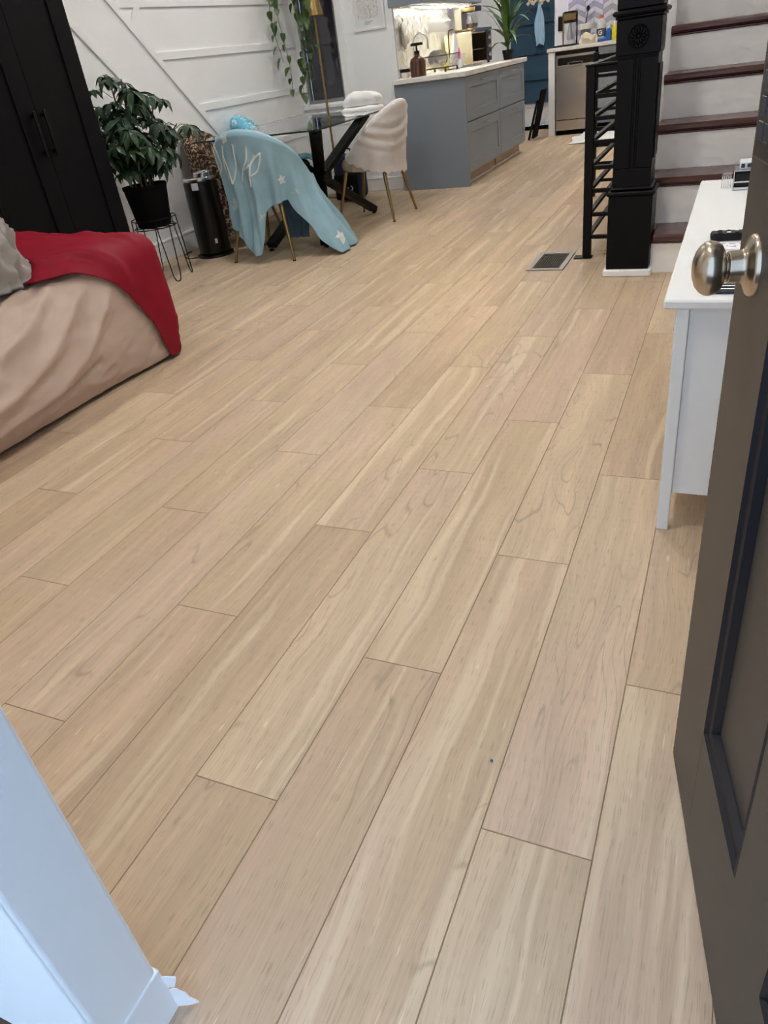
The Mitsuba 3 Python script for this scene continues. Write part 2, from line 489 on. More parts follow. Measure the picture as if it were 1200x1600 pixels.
SLOPE1 = (0.811 - 1.659) / (5.561 - 4.684)
SLOPE2 = (0.664 - 1.58) / (5.202 - 4.241)
d1 = lambda y: 1.659 + SLOPE1 * (y - 4.684)
d2 = lambda y: 1.58 + SLOPE2 * (y - 4.241)
strips = [((3.72, d1(3.72) + 0.02), (6.28, d1(6.28))), ((3.3, d2(3.3)), (5.72, d2(5.72))),
          ((5.05, 1.322), (YD, 1.322)), ((5.42, 0.957), (YD, 0.957)), ((4.74, 1.64), (YD, 1.66)), ((5.80, 0.585), (YD, 0.585)),
          ((4.86, 1.49), (5.30, 2.05)), ((4.42, 1.98), (YD, 1.98))]
for a, b in strips:
    part('wall_left', 'trim', wall_strip(a, b), 'trim_paint')


def baseboard(pts, h=0.15, d=0.016):
    return pts


struct('baseboard_left', cat(box(XL, XL + 0.016, YF, YD, 0.0, 0.13, 0.004), box(XL, XL + 0.022, YF, YD, 0.13, 0.152, 0.006)), 'trim_paint', 'tall white baseboard of the trimmed wall', 'baseboard')
struct('baseboard_dining', cat(box(XL + 0.024, XK - 0.002, YD - 0.016, YD, 0.0, 0.105, 0.004), box(XL + 0.024, XK - 0.002, YD - 0.02, YD, 0.105, 0.122, 0.005)), 'trim_paint', 'white baseboard under the window', 'baseboard')
struct('baseboard_right', box(XR - 0.016, XR, YF, 4.02, 0.0, 0.12, 0.004), 'trim_paint', 'white baseboard beside the white sideboard', 'baseboard')
# wainscot frame under the window
for b in (box(-3.80, -3.10, YD - 0.012, YD, 0.615, 0.655, 0.003), box(-3.80, -3.10, YD - 0.012, YD, 0.20, 0.235, 0.003), box(-3.80, -3.765, YD - 0.012, YD, 0.237, 0.613, 0.003), box(-3.135, -3.10, YD - 0.012, YD, 0.237, 0.613, 0.003)):
    part('wall_dining', 'trim', b, 'trim_paint')

# window
labels['window_1'] = {'label': 'narrow dark window in white casing behind the glass table', 'kind': 'structure', 'category': 'window'}
fx0, fx1, fz0, fz1 = WX0, WX1, WZ0, WZ1
part('window_1', 'frame', cat(box(fx0, fx0 + 0.022, YD + 0.0, YD + 0.05, fz0, fz1, 0.003), box(fx1 - 0.022, fx1, YD + 0.0, YD + 0.05, fz0, fz1, 0.003), box(fx0, fx1, YD, YD + 0.05, fz0, fz0 + 0.03, 0.003), box(fx0, fx1, YD, YD + 0.05, fz1 - 0.03, fz1, 0.003)), 'steel_frame' if 'steel_frame' in scene else 'trim_paint')
part('window_1', 'casing', cat(box(fx1, fx1 + 0.075, YD - 0.02, YD, fz0 - 0.01, fz1 + 0.07, 0.006), box(XL + 0.001, fx0, YD - 0.02, YD, fz0 - 0.01, fz1 + 0.07, 0.006), box(XL + 0.001, fx1 + 0.075, YD - 0.02, YD, fz1 + 0.0701, fz1 + 0.15, 0.006)), 'trim_paint')
part('window_1', 'sill', box(XL + 0.001, fx1 + 0.09, YD - 0.045, YD, fz0 - 0.045, fz0 - 0.011, 0.006), 'trim_paint')
part('window_1', 'pane', box(fx0 + 0.02, fx1 - 0.02, YD + 0.022, YD + 0.026, fz0 + 0.028, fz1 - 0.028), 'glass')
material('night_shade', lin(50, 50, 66), 0.6)
part('window_1', 'shade', box(fx0 + 0.02, fx1 - 0.02, YD + 0.06, YD + 0.066, fz0, fz1), 'night_shade', label='dark purple blind behind the glass')
scene['window_1__shade']['to_world'] = T()

# left door jamb, casing of the front doorway
struct('trim_1', None, None, 'white front door jamb in the lower left, very near the camera', 'door jamb')


def jamb():
    y0, y1 = -0.15, 0.290
    a = rbox(DOOR_L - 0.06, DOOR_L, 0.192, y1, 0.0, 2.06, 0.007)
    b = rbox(DOOR_L - 0.55, DOOR_L - 0.004, 0.1895, 0.1985, -0.02, 2.12, 0.003)
    return a, b


a, b = jamb()
part('trim_1', 'jamb', a, 'jamb_paint', 30)
part('trim_1', 'outer_casing', b, 'jamb_paint', 30)
part('trim_1', 'plinth', rbox(DOOR_L - 0.05, DOOR_L + 0.003, 0.215, 0.293, 0.0, 0.105, 0.003), 'jamb_paint', 30)
part('trim_1', 'head', box(DOOR_L + 0.001, DOOR_R, 0.199, 0.29, 2.05, 2.079, 0.004), 'jamb_paint')
part('trim_1', 'right_jamb', box(DOOR_R, DOOR_R + 0.06, 0.199, 0.29, 0.0, 2.049, 0.004), 'jamb_paint')


def scrap(pts, seed):
    g = np.array(pts, float).reshape(3, 3, 3)
    from scipy.ndimage import zoom
    P = zoom(g, (4, 4, 1), order=1)
    P += 0.004 * (meshkit.noise(P * 60, seed)[..., None] - 0.5) * np.array([1, 1, 0.6])
    return cloth(P, 0.0015)


jx = DOOR_L
part('trim_1', 'torn_paint_flap', scrap([(jx + 0.000, 0.289, 0.088), (jx + 0.010, 0.292, 0.092), (jx + 0.020, 0.297, 0.086), (jx + 0.001, 0.290, 0.074), (jx + 0.012, 0.296, 0.072), (jx + 0.016, 0.299, 0.070), (jx + 0.001, 0.2905, 0.058), (jx + 0.006, 0.294, 0.056), (jx + 0.009, 0.296, 0.054)], 3), 'jamb_paint', 40, label='small torn flap of white paint at the foot of the jamb')
part('trim_1', 'torn_paint_flap', scrap([(jx + 0.001, 0.2905, 0.050), (jx + 0.007, 0.2945, 0.050), (jx + 0.011, 0.297, 0.048), (jx + 0.002, 0.2908, 0.026), (jx + 0.013, 0.297, 0.024), (jx + 0.020, 0.302, 0.022), (jx + 0.002, 0.2912, 0.003), (jx + 0.017, 0.299, 0.003), (jx + 0.030, 0.306, 0.006)], 5), 'jamb_paint', 40)

# front door, open into the room at the right
DA = np.array([0.014, 0.945])
DD = np.array([0.202, -0.979])
DD /= np.linalg.norm(DD)
DN = np.array([-DD[1], DD[0]])                   # points away from the camera side (+x); the visible face looks along -DN
MD = np.eye(4)
MD[:3, 0], MD[:3, 1], MD[:3, 2], MD[:3, 3] = (*DD, 0), (*DN, 0), (0, 0, 1), (*DA, 0)   # local: x from free edge to hinge, y into the leaf, z up


def dl(m):
    m.apply_transform(MD)
    if np.linalg.det(MD[:3, :3]) < 0:
        m.invert()
    return m


labels['door_1'] = {'label': 'dark brown panelled front door standing open at the right edge', 'kind': 'structure', 'category': 'door'}
DWID, DZ0, DZ1, DT = 0.765, 0.008, 2.03, 0.044
rows = [(0.258, 0.835), (1.05, 1.50), (1.62, 1.90)]
cols = [(0.170, 0.386), (0.511, 0.640)]
leaf = [box(0, 0.170, 0, DT, DZ0, DZ1, 0.0025), box(0.640, DWID, 0, DT, DZ0, DZ1, 0.0025)]
leaf += [box(0.1695, 0.6405, 0, DT, a, b) for a, b in ((DZ0, 0.258), (0.835, 1.05), (1.50, 1.62), (1.90, DZ1))]
leaf += [box(0.386, 0.511, 0, DT, a, b) for a, b in rows]
part('door_1', 'leaf', dl(cat(leaf)), 'door_paint')
for a, b in cols:
    for c, d in rows:
        part('door_1', 'panel', dl(cat(box(a, b, 0.016, DT - 0.006, c, d))), 'door_paint')
        mw, md = 0.020, 0.016
        prof = [(0, 0.0005), (0.004, -0.0015), (0.008, 0.004), (0.014, 0.006), (mw, md - 0.0005)]
        rings = [[(a + o, y, c + o), (b - o, y, c + o), (b - o, y, d - o), (a + o, y, d - o)] for o, y in prof]
        P = np.array(rings).transpose(1, 0, 2)
        part('door_1', 'moulding', dl(surface(P, True)), 'door_bevel', label='dark navy moulding around a panel')
# knob: local axis -y
KU, KZ = 0.072, 0.879


def turned(profile, n=48):
    m = lathe(profile, n)
    m.apply_transform(trimesh.transformations.rotation_matrix(PI / 2, (1, 0, 0)))    # z -> -y
    return m


kp = [(0, 0.074), (0.006, 0.0738), (0.0125, 0.0725), (0.020, 0.069), (0.0262, 0.063), (0.0295, 0.056), (0.0302, 0.050), (0.0290, 0.043), (0.0255, 0.0365), (0.020, 0.0325), (0.0135, 0.031), (0.0125, 0.0295), (0.0125, 0.024)]
kp = [(r * 0.95, 0.024 + (h - 0.024) * 0.74) for r, h in kp]
kb = dl(move(turned(kp), KU, 0, KZ))
part('door_1', 'knob', kb, 'nickel', True, label='brushed nickel door knob')
rp = [(0.0125, 0.0265), (0.0155, 0.0265), (0.0165, 0.025), (0.0168, 0.014), (0.0185, 0.010), (0.0235, 0.0075), (0.0295, 0.0055), (0.0318, 0.0035), (0.0325, 0.0)]
part('door_1', 'rosette', dl(move(turned(rp), KU, 0, KZ)), 'nickel', True, label='round nickel rosette behind the knob')
lk = part('door_1', 'lock', dl(rbox(0.050, 0.118, -0.0105, 0.001, 0.981, 1.150, 0.005)), 'lock_black', 40, label='black keypad lock above the knob')
for i in range(6):
    for j in range(2):
        part(lk, 'key', dl(rbox(0.060 + 0.026 * j, 0.081 + 0.026 * j, -0.0114, -0.0094, 1.000 + 0.0215 * i, 1.017 + 0.0215 * i, 0.0009)), 'lock_key')
for z in (0.25, 1.0, 1.8):
    part('door_1', 'hinge', dl(move(trimesh.creation.cylinder(0.006, 0.09, sections=12), DWID + 0.004, -0.004, z)), 'nickel', 40)

# back door in the kitchen
struct('door_2', None, None, 'white back door with a dark blue pleated shade behind the kitchen counter', 'door')
bd0, bd1 = -2.985, -2.345
part('door_2', 'leaf', box(bd0, bd1, YB + 0.02, YB + 0.06, 0.05, 2.04, 0.003), 'trim_paint')
part('door_2', 'threshold', box(bd0, bd1, YB - 0.03, YB + 0.06, 0.0, 0.045, 0.004), 'black_soft', label='dark door threshold')
part('door_2', 'casing', cat(box(bd0 - 0.09, bd0, YB - 0.02, YB, 0, 2.12, 0.004), box(bd1, bd1 + 0.09, YB - 0.02, YB, 0, 2.12, 0.004), box(bd0, bd1, YB - 0.02, YB, 2.05, 2.12, 0.004)), 'trim_paint')
part('door_2', 'rail', box(bd0 + 0.01, bd1 - 0.01, YB - 0.006, YB + 0.021, 0.285, 0.325, 0.004), 'trim_paint')
for k, (z0, z1) in enumerate([(0.335, 0.60), (0.605, 0.90), (0.905, 1.24), (1.245, 1.58), (1.585, 1.95)]):
    P = np.array([[(bd0 + 0.03 + (bd1 - bd0 - 0.06) * i / 8, YB - 0.004 - 0.035 * (1 - t) ** 1.2 - 0.004 * math.sin(i * 1.3 + k), z0 + (z1 - z0) * t) for t in np.linspace(0, 1, 9)] for i in range(9)])
    part('door_2', 'shade_fold', cloth(P, 0.004), 'teal_shade', True, label='dark blue fabric fold of the shade')

# ceiling lights: real recessed lamps
for lx, ly, p, where in DOWNLIGHTS:
    k = thing('ceiling_light', f'round white recessed ceiling light {where}', 'ceiling light', 'recessed ceiling lights')
    part(k, 'ring', lathe([(0.075, CEIL - 0.001), (0.075, CEIL - 0.008), (0.095, CEIL - 0.006), (0.098, CEIL - 0.001)], 32, (lx, ly, 0)), 'trim_paint', True)
    e = lathe([(0, CEIL - 0.004), (0.074, CEIL - 0.004)], 32, (lx, ly, 0))
    if e.face_normals[:, 2].mean() > 0:
        e.invert()
    part(k, 'diffuser', e, 'white_plastic', emitter={'type': 'area', 'radiance': rgb(LAMP * p)})

# ------------------------------------------------------------------ staircase, newel, railing
SX0, SX1, SY0, RUN = -0.425, XR - 0.002, 4.045, 0.232
ZT = [0.194, 0.421, 0.638, 0.851, 1.064, 1.277, 1.49, 1.703, 1.916, 2.129, 2.342]
st = thing('staircase', 'staircase with white risers and dark mahogany treads rising behind the black newel post', 'staircase')
zp = 0.0
for i, z in enumerate(ZT):
    y = SY0 + RUN * i
    sx0 = SX0 if i else -0.354
    part(st, 'riser', box(sx0, SX1, y, y + 0.02, zp, z - 0.034, 0.001), 'riser_paint')
    tr = box(sx0 + 0.001, SX1, y - 0.030, y + RUN + 0.019, z - 0.034, z, 0.010)
    part(st, 'tread', tr, 'mahogany')
    part(st, 'cove_moulding', box(sx0, SX1, y - 0.012, y - 0.0005, z - 0.047, z - 0.0345, 0.004), 'mahogany')
    zp = z
s0, s1 = (4.205, 0.711), (4.834, 1.182)
sl = (ZT[1] - ZT[0]) / RUN * 0.98
zs = lambda y: 0.711 + 0.86 * (y - 4.205)


def skirt(x0, x1, d):
    P = [(4.20, -0.0), (4.20, zs(4.20) + d), (6.4, zs(6.4) + d), (6.4, 0.0)]
    m = prism([(a, b) for a, b in P], x1 - x0)           # in (y, z), extruded along its own z
    M = np.array([[0, 0, 1, x0], [1, 0, 0, 0], [0, 1, 0, 0], [0, 0, 0, 1.0]])
    m.apply_transform(M)
    if m.volume < 0:
        m.invert()
    return m


part(st, 'skirt_board', skirt(-0.4255, -0.405, 0.0), 'trim_paint', label='white sloping skirt board at the left of the steps')
part(st, 'stringer', skirt(-0.475, -0.426, 0.03), 'black_satin', label='black outer stringer of the steps')

for k_ in range(17):
    yb = 4.28 + 0.115 * k_
    part(st, 'baluster', box(-0.464, -0.436, yb, yb + 0.028, zs(yb + 0.028) + 0.031, 1.06 + 0.86 * (yb - 4.195) - 0.03, 0.002), 'black_satin')

nw = thing('newel_post', 'massive black newel post with carved round rosette at the foot of the stairs', 'newel post')
nx0, nx1, ny0, ny1 = -0.566, -0.356, 3.985, 4.195
part(nw, 'plinth', box(nx0 - 0.014, nx1 + 0.014, ny0 - 0.014, ny1, 0.0, 0.036, 0.006), 'trim_paint', label='white plinth under the black post')
part(nw, 'base', cat(box(nx0, nx1, ny0, ny1, 0.036, 0.392, 0.004), box(nx0 - 0.010, nx1 + 0.010, ny0 - 0.010, ny1, 0.392, 0.412, 0.006), box(nx0 + 0.006, nx1 - 0.006, ny0 + 0.006, ny1, 0.412, 0.430, 0.008)), 'black_satin')
cx0, cx1 = -0.552, -0.374
cyf = ny0 + 0.016
sh = [box(cx0, cx1, cyf + 0.008, ny1, 0.430, 0.985)]
sh += [box(cx0, cx1, cyf, cyf + 0.009, 0.430, 0.512, 0.002)]
gx = (cx0 + cx1) / 2
sh += [box(cx0, gx - 0.014, cyf, cyf + 0.009, 0.5125, 0.972, 0.003), box(gx + 0.014, cx1, cyf, cyf + 0.009, 0.5125, 0.972, 0.003), box(gx - 0.007, gx + 0.007, cyf, cyf + 0.009, 0.5125, 0.972, 0.003)]
sh += [box(cx1 - 0.001, cx1 + 0.008, cyf + 0.03 + 0.047 * k, cyf + 0.068 + 0.047 * k, 0.55, 0.94, 0.003) for k in range(3)]
part(nw, 'shaft', cat(sh), 'black_satin')
bl = part(nw, 'rosette_block', cat(box(cx0 - 0.008, cx1 + 0.008, cyf - 0.006, ny1, 0.985, 1.125, 0.004), box(cx0 - 0.002, cx1 + 0.002, cyf - 0.001, ny1, 0.978, 0.986, 0.002)), 'black_satin')
ry, rz, rr = cyf - 0.006, 1.055, 0.046
rm = lathe([(rr, 0), (rr, 0.009), (rr - 0.003, 0.013), (rr - 0.007, 0.009), (rr - 0.008, 0.001)], 48)
rm.apply_transform(trimesh.transformations.rotation_matrix(PI / 2, (1, 0, 0)))
part(nw + '__rosette_block', 'ring', move(rm, gx, ry, rz), 'black_satin', 30)
for k in range(12):
    a = k * PI / 6
    pe = ell(0, 0, 0, 0.0066, 0.0105, 0.0135, 2)
    pe.apply_translation((0, 0, 0.022))
    pe.apply_transform(trimesh.transformations.rotation_matrix(a, (0, 1, 0)))
    part(nw + '__rosette_block', 'petal', move(pe, gx, ry - 0.001, rz), 'black_satin', True)
part(nw + '__rosette_block', 'boss', ell(gx, ry - 0.001, rz, 0.008, 0.009, 0.008, 2), 'black_satin', True)
part(nw, 'cap', cat(box(cx0 - 0.014, cx1 + 0.014, cyf - 0.012, ny1 + 0.004, 1.125, 1.137, 0.004), box(cx0 - 0.026, cx1 + 0.026, cyf - 0.024, ny1 + 0.012, 1.137, 1.158, 0.008), box(cx0 - 0.008, cx1 + 0.008, cyf - 0.006, ny1, 1.158, 1.30, 0.006), ell(gx, (cyf + ny1) / 2, 1.36, 0.075, 0.075, 0.075, 3)), 'black_satin')
hr = bar((gx, ny1, 1.06), (gx, ny1 + 2.1, 1.06 + 2.1 * 0.86), 0.055, 0.06, bevel=0.012)
part(st, 'handrail', hr, 'black_satin', label='black handrail')

rl = thing('stair_railing', 'black steel railing of flat horizontal bars beside the newel post', 'railing')
RZ = [0.930, 0.811, 0.709, 0.597, 0.473, 0.357, 0.234, 0.114]
RY = 4.38
part(rl, 'post', box(-0.752, -0.708, RY - 0.02, RY + 0.02, 0.006, 0.945, 0.002), 'black_steel')
part(rl, 'post', box(-0.530, -0.500, RY - 0.02, RY + 0.015, 0.0, 0.945, 0.002), 'black_steel')
part(rl, 'foot_plate', box(-0.80, -0.70, RY - 0.035, RY + 0.035, 0.0, 0.006, 0.001), 'black_steel')
for k, z in enumerate(RZ):
    h = 0.030 if k == 0 else 0.020
    part(rl, 'bar', box(-0.708, -0.5305, RY - 0.012, RY + 0.012, z - h / 2, z + h / 2, 0.002), 'black_steel')
    part(rl, 'bar', bar((-0.728, RY + 0.02, z), (-0.732, 6.2, z), 0.026, h, bevel=0.002), 'black_steel')
    part(rl, 'bar', box(-0.985, -0.733, 6.2, 6.224, z - h / 2, z + h / 2, 0.002), 'black_steel')
    part(rl, 'bar', box(-0.731, -0.50, 6.2, 6.224, z - h / 2, z + h / 2, 0.002), 'black_steel')
part(rl, 'top_rail', cat(box(-0.757, -0.498, RY - 0.022, RY + 0.022, 0.9455, 0.957, 0.003), box(-0.752, -0.71, RY + 0.023, 6.22, 0.9455, 0.957, 0.003)), 'black_steel')
part(rl, 'post', box(-1.02, -0.985, 6.19, 6.23, 0.0, 0.96, 0.002), 'black_steel')
part(rl, 'post', box(-0.748, -0.714, 6.225, 6.26, 0.0, 0.945, 0.002), 'black_steel')

# floor vent
vt = thing('floor_vent', 'rectangular metal floor register with a dark slotted grille set in the planks', 'floor vent')
vx0, vx1, vy0, vy1 = -1.022, -0.814, 4.118, 4.498
fr = 0.030
part(vt, 'frame', cat(box(vx0, vx0 + fr, vy0, vy1, 0.0003, 0.006, 0.002), box(vx1 - fr, vx1, vy0, vy1, 0.0003, 0.006, 0.002), box(vx0 + fr, vx1 - fr, vy0, vy0 + fr, 0.0003, 0.006, 0.001), box(vx0 + fr, vx1 - fr, vy1 - fr, vy1, 0.0003, 0.006, 0.001)), 'steel_bright' if False else 'vent_metal')
part(vt, 'pit', box(vx0 + fr, vx1 - fr, vy0 + fr, vy1 - fr, 0.0003, 0.0008), 'black_soft')
for k in range(11):
    x = vx0 + fr + 0.007 + (vx1 - vx0 - 2 * fr - 0.014) * k / 10
    part(vt, 'slat', box(x - 0.0022, x + 0.0022, vy0 + fr, vy1 - fr, 0.001, 0.0042), 'vent_slat')
for k in range(9):
    y = vy0 + fr + 0.016 + (vy1 - vy0 - 2 * fr - 0.032) * k / 8
    part(vt, 'cross_bar', box(vx0 + fr, vx1 - fr, y - 0.0022, y + 0.0022, 0.001, 0.0038), 'vent_slat')

# ------------------------------------------------------------------ white sideboard with the things on it
sd = thing('sideboard', 'low white sideboard with thin square legs standing behind the open front door', 'sideboard')
tx0, tx1, ty0, ty1, tz = -0.111, 0.33, 1.658, 3.062, 0.597
part(sd, 'top', box(tx0, tx1, ty0, ty1, tz - 0.020, tz, 0.004), 'white_furniture')
for x in (-0.085, 0.279):
    for y in (1.663, 3.031):
        part(sd, 'leg', box(x, x + 0.028, y, y + 0.028, 0.0, tz - 0.0205, 0.002), 'white_furniture')
part(sd, 'end_panel', box(-0.0565, 0.2785, 1.676, 1.690, 0.106, tz - 0.0205, 0.001), 'white_furniture')
part(sd, 'end_panel', box(-0.0565, 0.2785, 3.032, 3.046, 0.106, tz - 0.0205, 0.001), 'white_furniture')
part(sd, 'back_panel', box(0.286, 0.296, 1.6915, 3.0305, 0.106, tz - 0.0205, 0.001), 'white_furniture')
part(sd, 'bottom', box(-0.0565, 0.2855, 1.6905, 3.0315, 0.106, 0.122, 0.001), 'white_furniture')
for k in range(3):
    y0 = 1.6915 + k * 0.447
    dr_ = part(sd, 'drawer', box(-0.083, -0.065, y0 + 0.002, y0 + 0.443, 0.110, tz - 0.023, 0.002), 'white_furniture')
    part(dr_, 'knob', lathe([(0, 0.018), (0.010, 0.016), (0.011, 0.011), (0.005, 0.006), (0.005, 0.0)], 16).apply_transform(trimesh.transformations.rotation_matrix(-PI / 2, (0, 1, 0))).apply_translation((-0.083, y0 + 0.222, 0.45)), 'steel_bright', 40)

# remote control
rm_ = thing('remote_control', 'slim black remote control lying on the white sideboard behind the door knob', 'remote control')
R0 = np.array([0.005, 2.225])
rot_r = 4
tr = lambda m: move(rot(m, rot_r), -0.048 + 0.09, 2.185, tz)
part(rm_, 'body', tr(rbox(-0.085, 0.085, -0.022, 0.022, 0.0005, 0.020, 0.008)), 'black_plastic', 40)
for k in range(7):
    for j in (-1, 1):
        part(rm_, 'button', tr(rbox(-0.066 + 0.020 * k, -0.056 + 0.020 * k, j * 0.010 - 0.004, j * 0.010 + 0.004, 0.019, 0.0222, 0.0015)), 'lock_black' if (k + j) % 3 else 'white_plastic')
# black and white ribbed mat, a letter behind it
k = thing('ribbed_mat', 'black and white ribbed mat lying flat on the white sideboard under the door knob', 'mat')
for q in range(9):
    y = 1.705 + 0.0205 * q
    part(k, 'black_rib', tube([(-0.040 - 0.002 * q, y, tz + 0.0055), (0.16, y, tz + 0.0055)], 0.0048, 8), 'folder_dark', 40)
    part(k, 'white_rib', box(-0.034 - 0.002 * q, 0.16, y + 0.0055, y + 0.0150, tz + 0.0006, tz + 0.0085, 0.002), 'white_plastic')
single('letter', cloth(np.array([[(-0.028 + 0.17 * i / 6, 1.925 + 0.20 * j / 6, tz + 0.0035 + 0.0025 * (1 + math.sin(i * 0.9 + j * 0.6))) for j in range(7)] for i in range(7)]), 0.0008), 'paper_print', 'sheet of white printed paper lying on the sideboard beside the black remote control', 'paper', True)
# clear plastic organiser with black tray
og = thing('acrylic_organizer', 'clear acrylic organizer with a black front lying at the far end of the white sideboard', 'organizer')
ox0, oy0 = -0.005, 2.84
part(og, 'tray', box(ox0 + 0.004, ox0 + 0.20, oy0 + 0.012, oy0 + 0.085, tz + 0.003, tz + 0.052, 0.003), 'black_plastic')
part(og, 'shell', cat(box(ox0, ox0 + 0.0035, oy0, oy0 + 0.10, tz + 0.001, tz + 0.062, 0.001), box(ox0 + 0.0036, ox0 + 0.205, oy0, oy0 + 0.004, tz + 0.001, tz + 0.010, 0.001), box(ox0 + 0.0036, ox0 + 0.205, oy0 + 0.005, oy0 + 0.10, tz + 0.057, tz + 0.061, 0.001)), 'steel_bright')
part(og, 'chrome_rail', box(ox0 + 0.0036, ox0 + 0.205, oy0 + 0.004, oy0 + 0.011, tz + 0.022, tz + 0.028, 0.001), 'steel_bright')
cb = thing('clear_box', 'small ribbed clear plastic box beside the black organizer on the white sideboard', 'plastic box')
part(cb, 'body', box(-0.040, -0.009, 2.885, 2.94, tz + 0.001, tz + 0.042, 0.002), 'thin_glass')
for k in range(5):
    part(cb, 'rib', box(-0.0395 + 0.0065 * k, -0.037 + 0.0065 * k, 2.8825, 2.8845, tz + 0.002, tz + 0.041, 0.0005), 'clear_frost')
pk = thing('card_pack', 'pale blue printed card pack lying on top of the black organizer', 'card pack')
part(pk, 'pack', box(ox0 + 0.015, ox0 + 0.19, oy0 + 0.02, oy0 + 0.095, tz + 0.0615, tz + 0.082, 0.002), 'paper_blue')
for k in range(9):
    part(pk, 'stripe', box(ox0 + 0.02 + 0.018 * k, ox0 + 0.031 + 0.018 * k, oy0 + 0.0188, oy0 + 0.0199, tz + 0.066, tz + 0.078), 'lock_key')

# ------------------------------------------------------------------ sofa with its covers
SXB, SXF, SY_END = -3.42, -2.405, 2.735         # back, front, end of the arm


def sofa_top(y):
    """Height of the covered sofa along its length: seat, then the arm."""
    return 0.47 + 0.09 * float(smooth01((y - 2.10) / 0.40)) + 0.008 * math.sin(y * 4.0)


def smooth01(t):
    t = np.clip(t, 0, 1)
    return t * t * (3 - 2 * t)


def sofa_profile(y, n=90, inset=0.0):
    """(x, z) points from the front foot over the top to the back foot."""
    h = sofa_top(y) - inset
    a = smooth01((y - 1.6) / 0.9)
    xf, xb = SXF - inset, SXB + inset
    bulge = 0.05 * (1 - a)
    e = smooth01((y - 2.30) / 0.30)                 # the arm's edge is crisper than the seat's
    pts = [(xf - 0.055 + 0.03 * e, 0.022), (xf - 0.035 + 0.02 * e, 0.05), (xf - 0.012 + bulge * .4, 0.11), (xf + bulge, 0.20), (xf + bulge, 0.27), (xf - 0.01 + bulge * .6, h - 0.13 + 0.02 * e), (xf - 0.055 + 0.045 * e, h - 0.055 + 0.018 * e), (xf - 0.13 + 0.10 * e, h - 0.016 + 0.006 * e),
           (xf - 0.25 + 0.14 * e, h), (xf - 0.6, h + 0.015), (xb + 0.1, h + 0.03), (xb + 0.02, h - 0.02), (xb, h - 0.12), (xb, 0.03)]
    p = np.array(pts)
    s = np.concatenate([[0], np.cumsum(np.linalg.norm(np.diff(p, axis=0), axis=1))])
    f = PchipInterpolator(s, p)
    q = np.concatenate([np.linspace(0, 0.62, int(n * 0.62)), np.linspace(0.62, s[-1], n - int(n * 0.62) + 1)[1:]])
    return f(q), q


def seg_dist(Y, Z, pts):
    """Distance of points to a polyline and a fade along it."""
    best = np.full(Y.shape, 9.0)
    for (a, b), (c, d) in zip(pts[:-1], pts[1:]):
        vx, vy = c - a, d - b
        t = np.clip(((Y - a) * vx + (Z - b) * vy) / (vx * vx + vy * vy), 0, 1)
        best = np.minimum(best, np.hypot(Y - a - t * vx, Z - b - t * vy))
    return best


FOLDS = [  # (polyline in (y, arc length from the front foot), height, width)
    ([(2.44, 0.46), (2.30, 0.34), (2.10, 0.22), (1.88, 0.16), (1.60, 0.13)], 0.020, 0.030),
    ([(2.36, 0.52), (2.22, 0.42), (2.02, 0.32), (1.80, 0.25), (1.55, 0.21)], 0.022, 0.030),
    ([(2.24, 0.56), (2.12, 0.48), (1.94, 0.41), (1.74, 0.36)], 0.018, 0.026),
    ([(2.12, 0.60), (1.98, 0.55), (1.80, 0.50), (1.6, 0.47)], 0.016, 0.022),
    ([(2.20, 0.16), (2.02, 0.12), (1.84, 0.115), (1.66, 0.12)], -0.016, 0.014),
    ([(2.05, 0.64), (1.92, 0.62), (1.75, 0.60)], 0.018, 0.020),
]


bnd_y = np.array([2.13, 2.20, 2.28, 2.36, 2.44, 2.52, 2.58, 2.615, 2.64])
bnd_s = np.array([0.66, 0.545, 0.50, 0.455, 0.375, 0.265, 0.15, 0.055, 0.0])


def sofa_offset(Y, S, seed=0):
    d = np.zeros(Y.shape)
    for pl, h, w in FOLDS:
        r_ = seg_dist(Y, S, pl) / (0.9 * w)
        d = d + 1.7 * h * np.exp(-np.abs(r_) ** 1.5)
    bound = np.where(Y < 2.13, 0.66, np.interp(Y, bnd_y, bnd_s))
    d = d * (0.15 + 0.85 * smooth01((bound - S + 0.01) / 0.13))
    q = np.stack([Y * 7 + S * 5, S * 9 - Y * 3, np.full(Y.shape, seed + 0.5)], -1)
    return d + 0.016 * (meshkit.noise(q, 3) - 0.5) + 0.010 * (1 - np.abs(2 * meshkit.noise(q * np.array([1.6, 2.2, 1]), 9) - 1)) ** 3 + 0.005 * (meshkit.noise(q * 2.7, 5) - 0.5)


def sofa_sheet(ys, s_of_y, extra, n=120, fold=1.0):
    """A sheet over the sofa: for each y the profile from s_of_y(y)[0] to [1]; ends rounded towards SY_END."""
    rows = []
    for y in ys:
        over = max(0.0, y - (SY_END - 0.035))
        if over > 0:
            t = min(1.0, over / 0.035)
            inset, yy = 0.035 * (1 - math.sqrt(max(0.0, 1 - t * t))), y
        else:
            inset, yy = 0.0, y
        p, q = sofa_profile(y, 160, inset)
        f = PchipInterpolator(q, p)
        a, b = s_of_y(y)
        b = min(b, q[-1])
        u = np.linspace(0, 1, n)
        s = a + (b - a) * u
        P = f(s)
        nrm = np.stack([np.gradient(P[:, 1]), -np.gradient(P[:, 0])], -1)
        nrm /= np.linalg.norm(nrm, axis=1, keepdims=True) + 1e-12
        off = extra + fold * sofa_offset(np.full(n, y), s)
        low = smooth01((P[:, 1] - 0.02) / 0.05)
        P = P + nrm * (off * (0.35 + 0.65 * low))[:, None]
        P[:, 1] = np.maximum(P[:, 1], 0.012)
        rows.append(np.stack([P[:, 0], np.full(n, yy), P[:, 1]], -1))
    return np.array(rows)


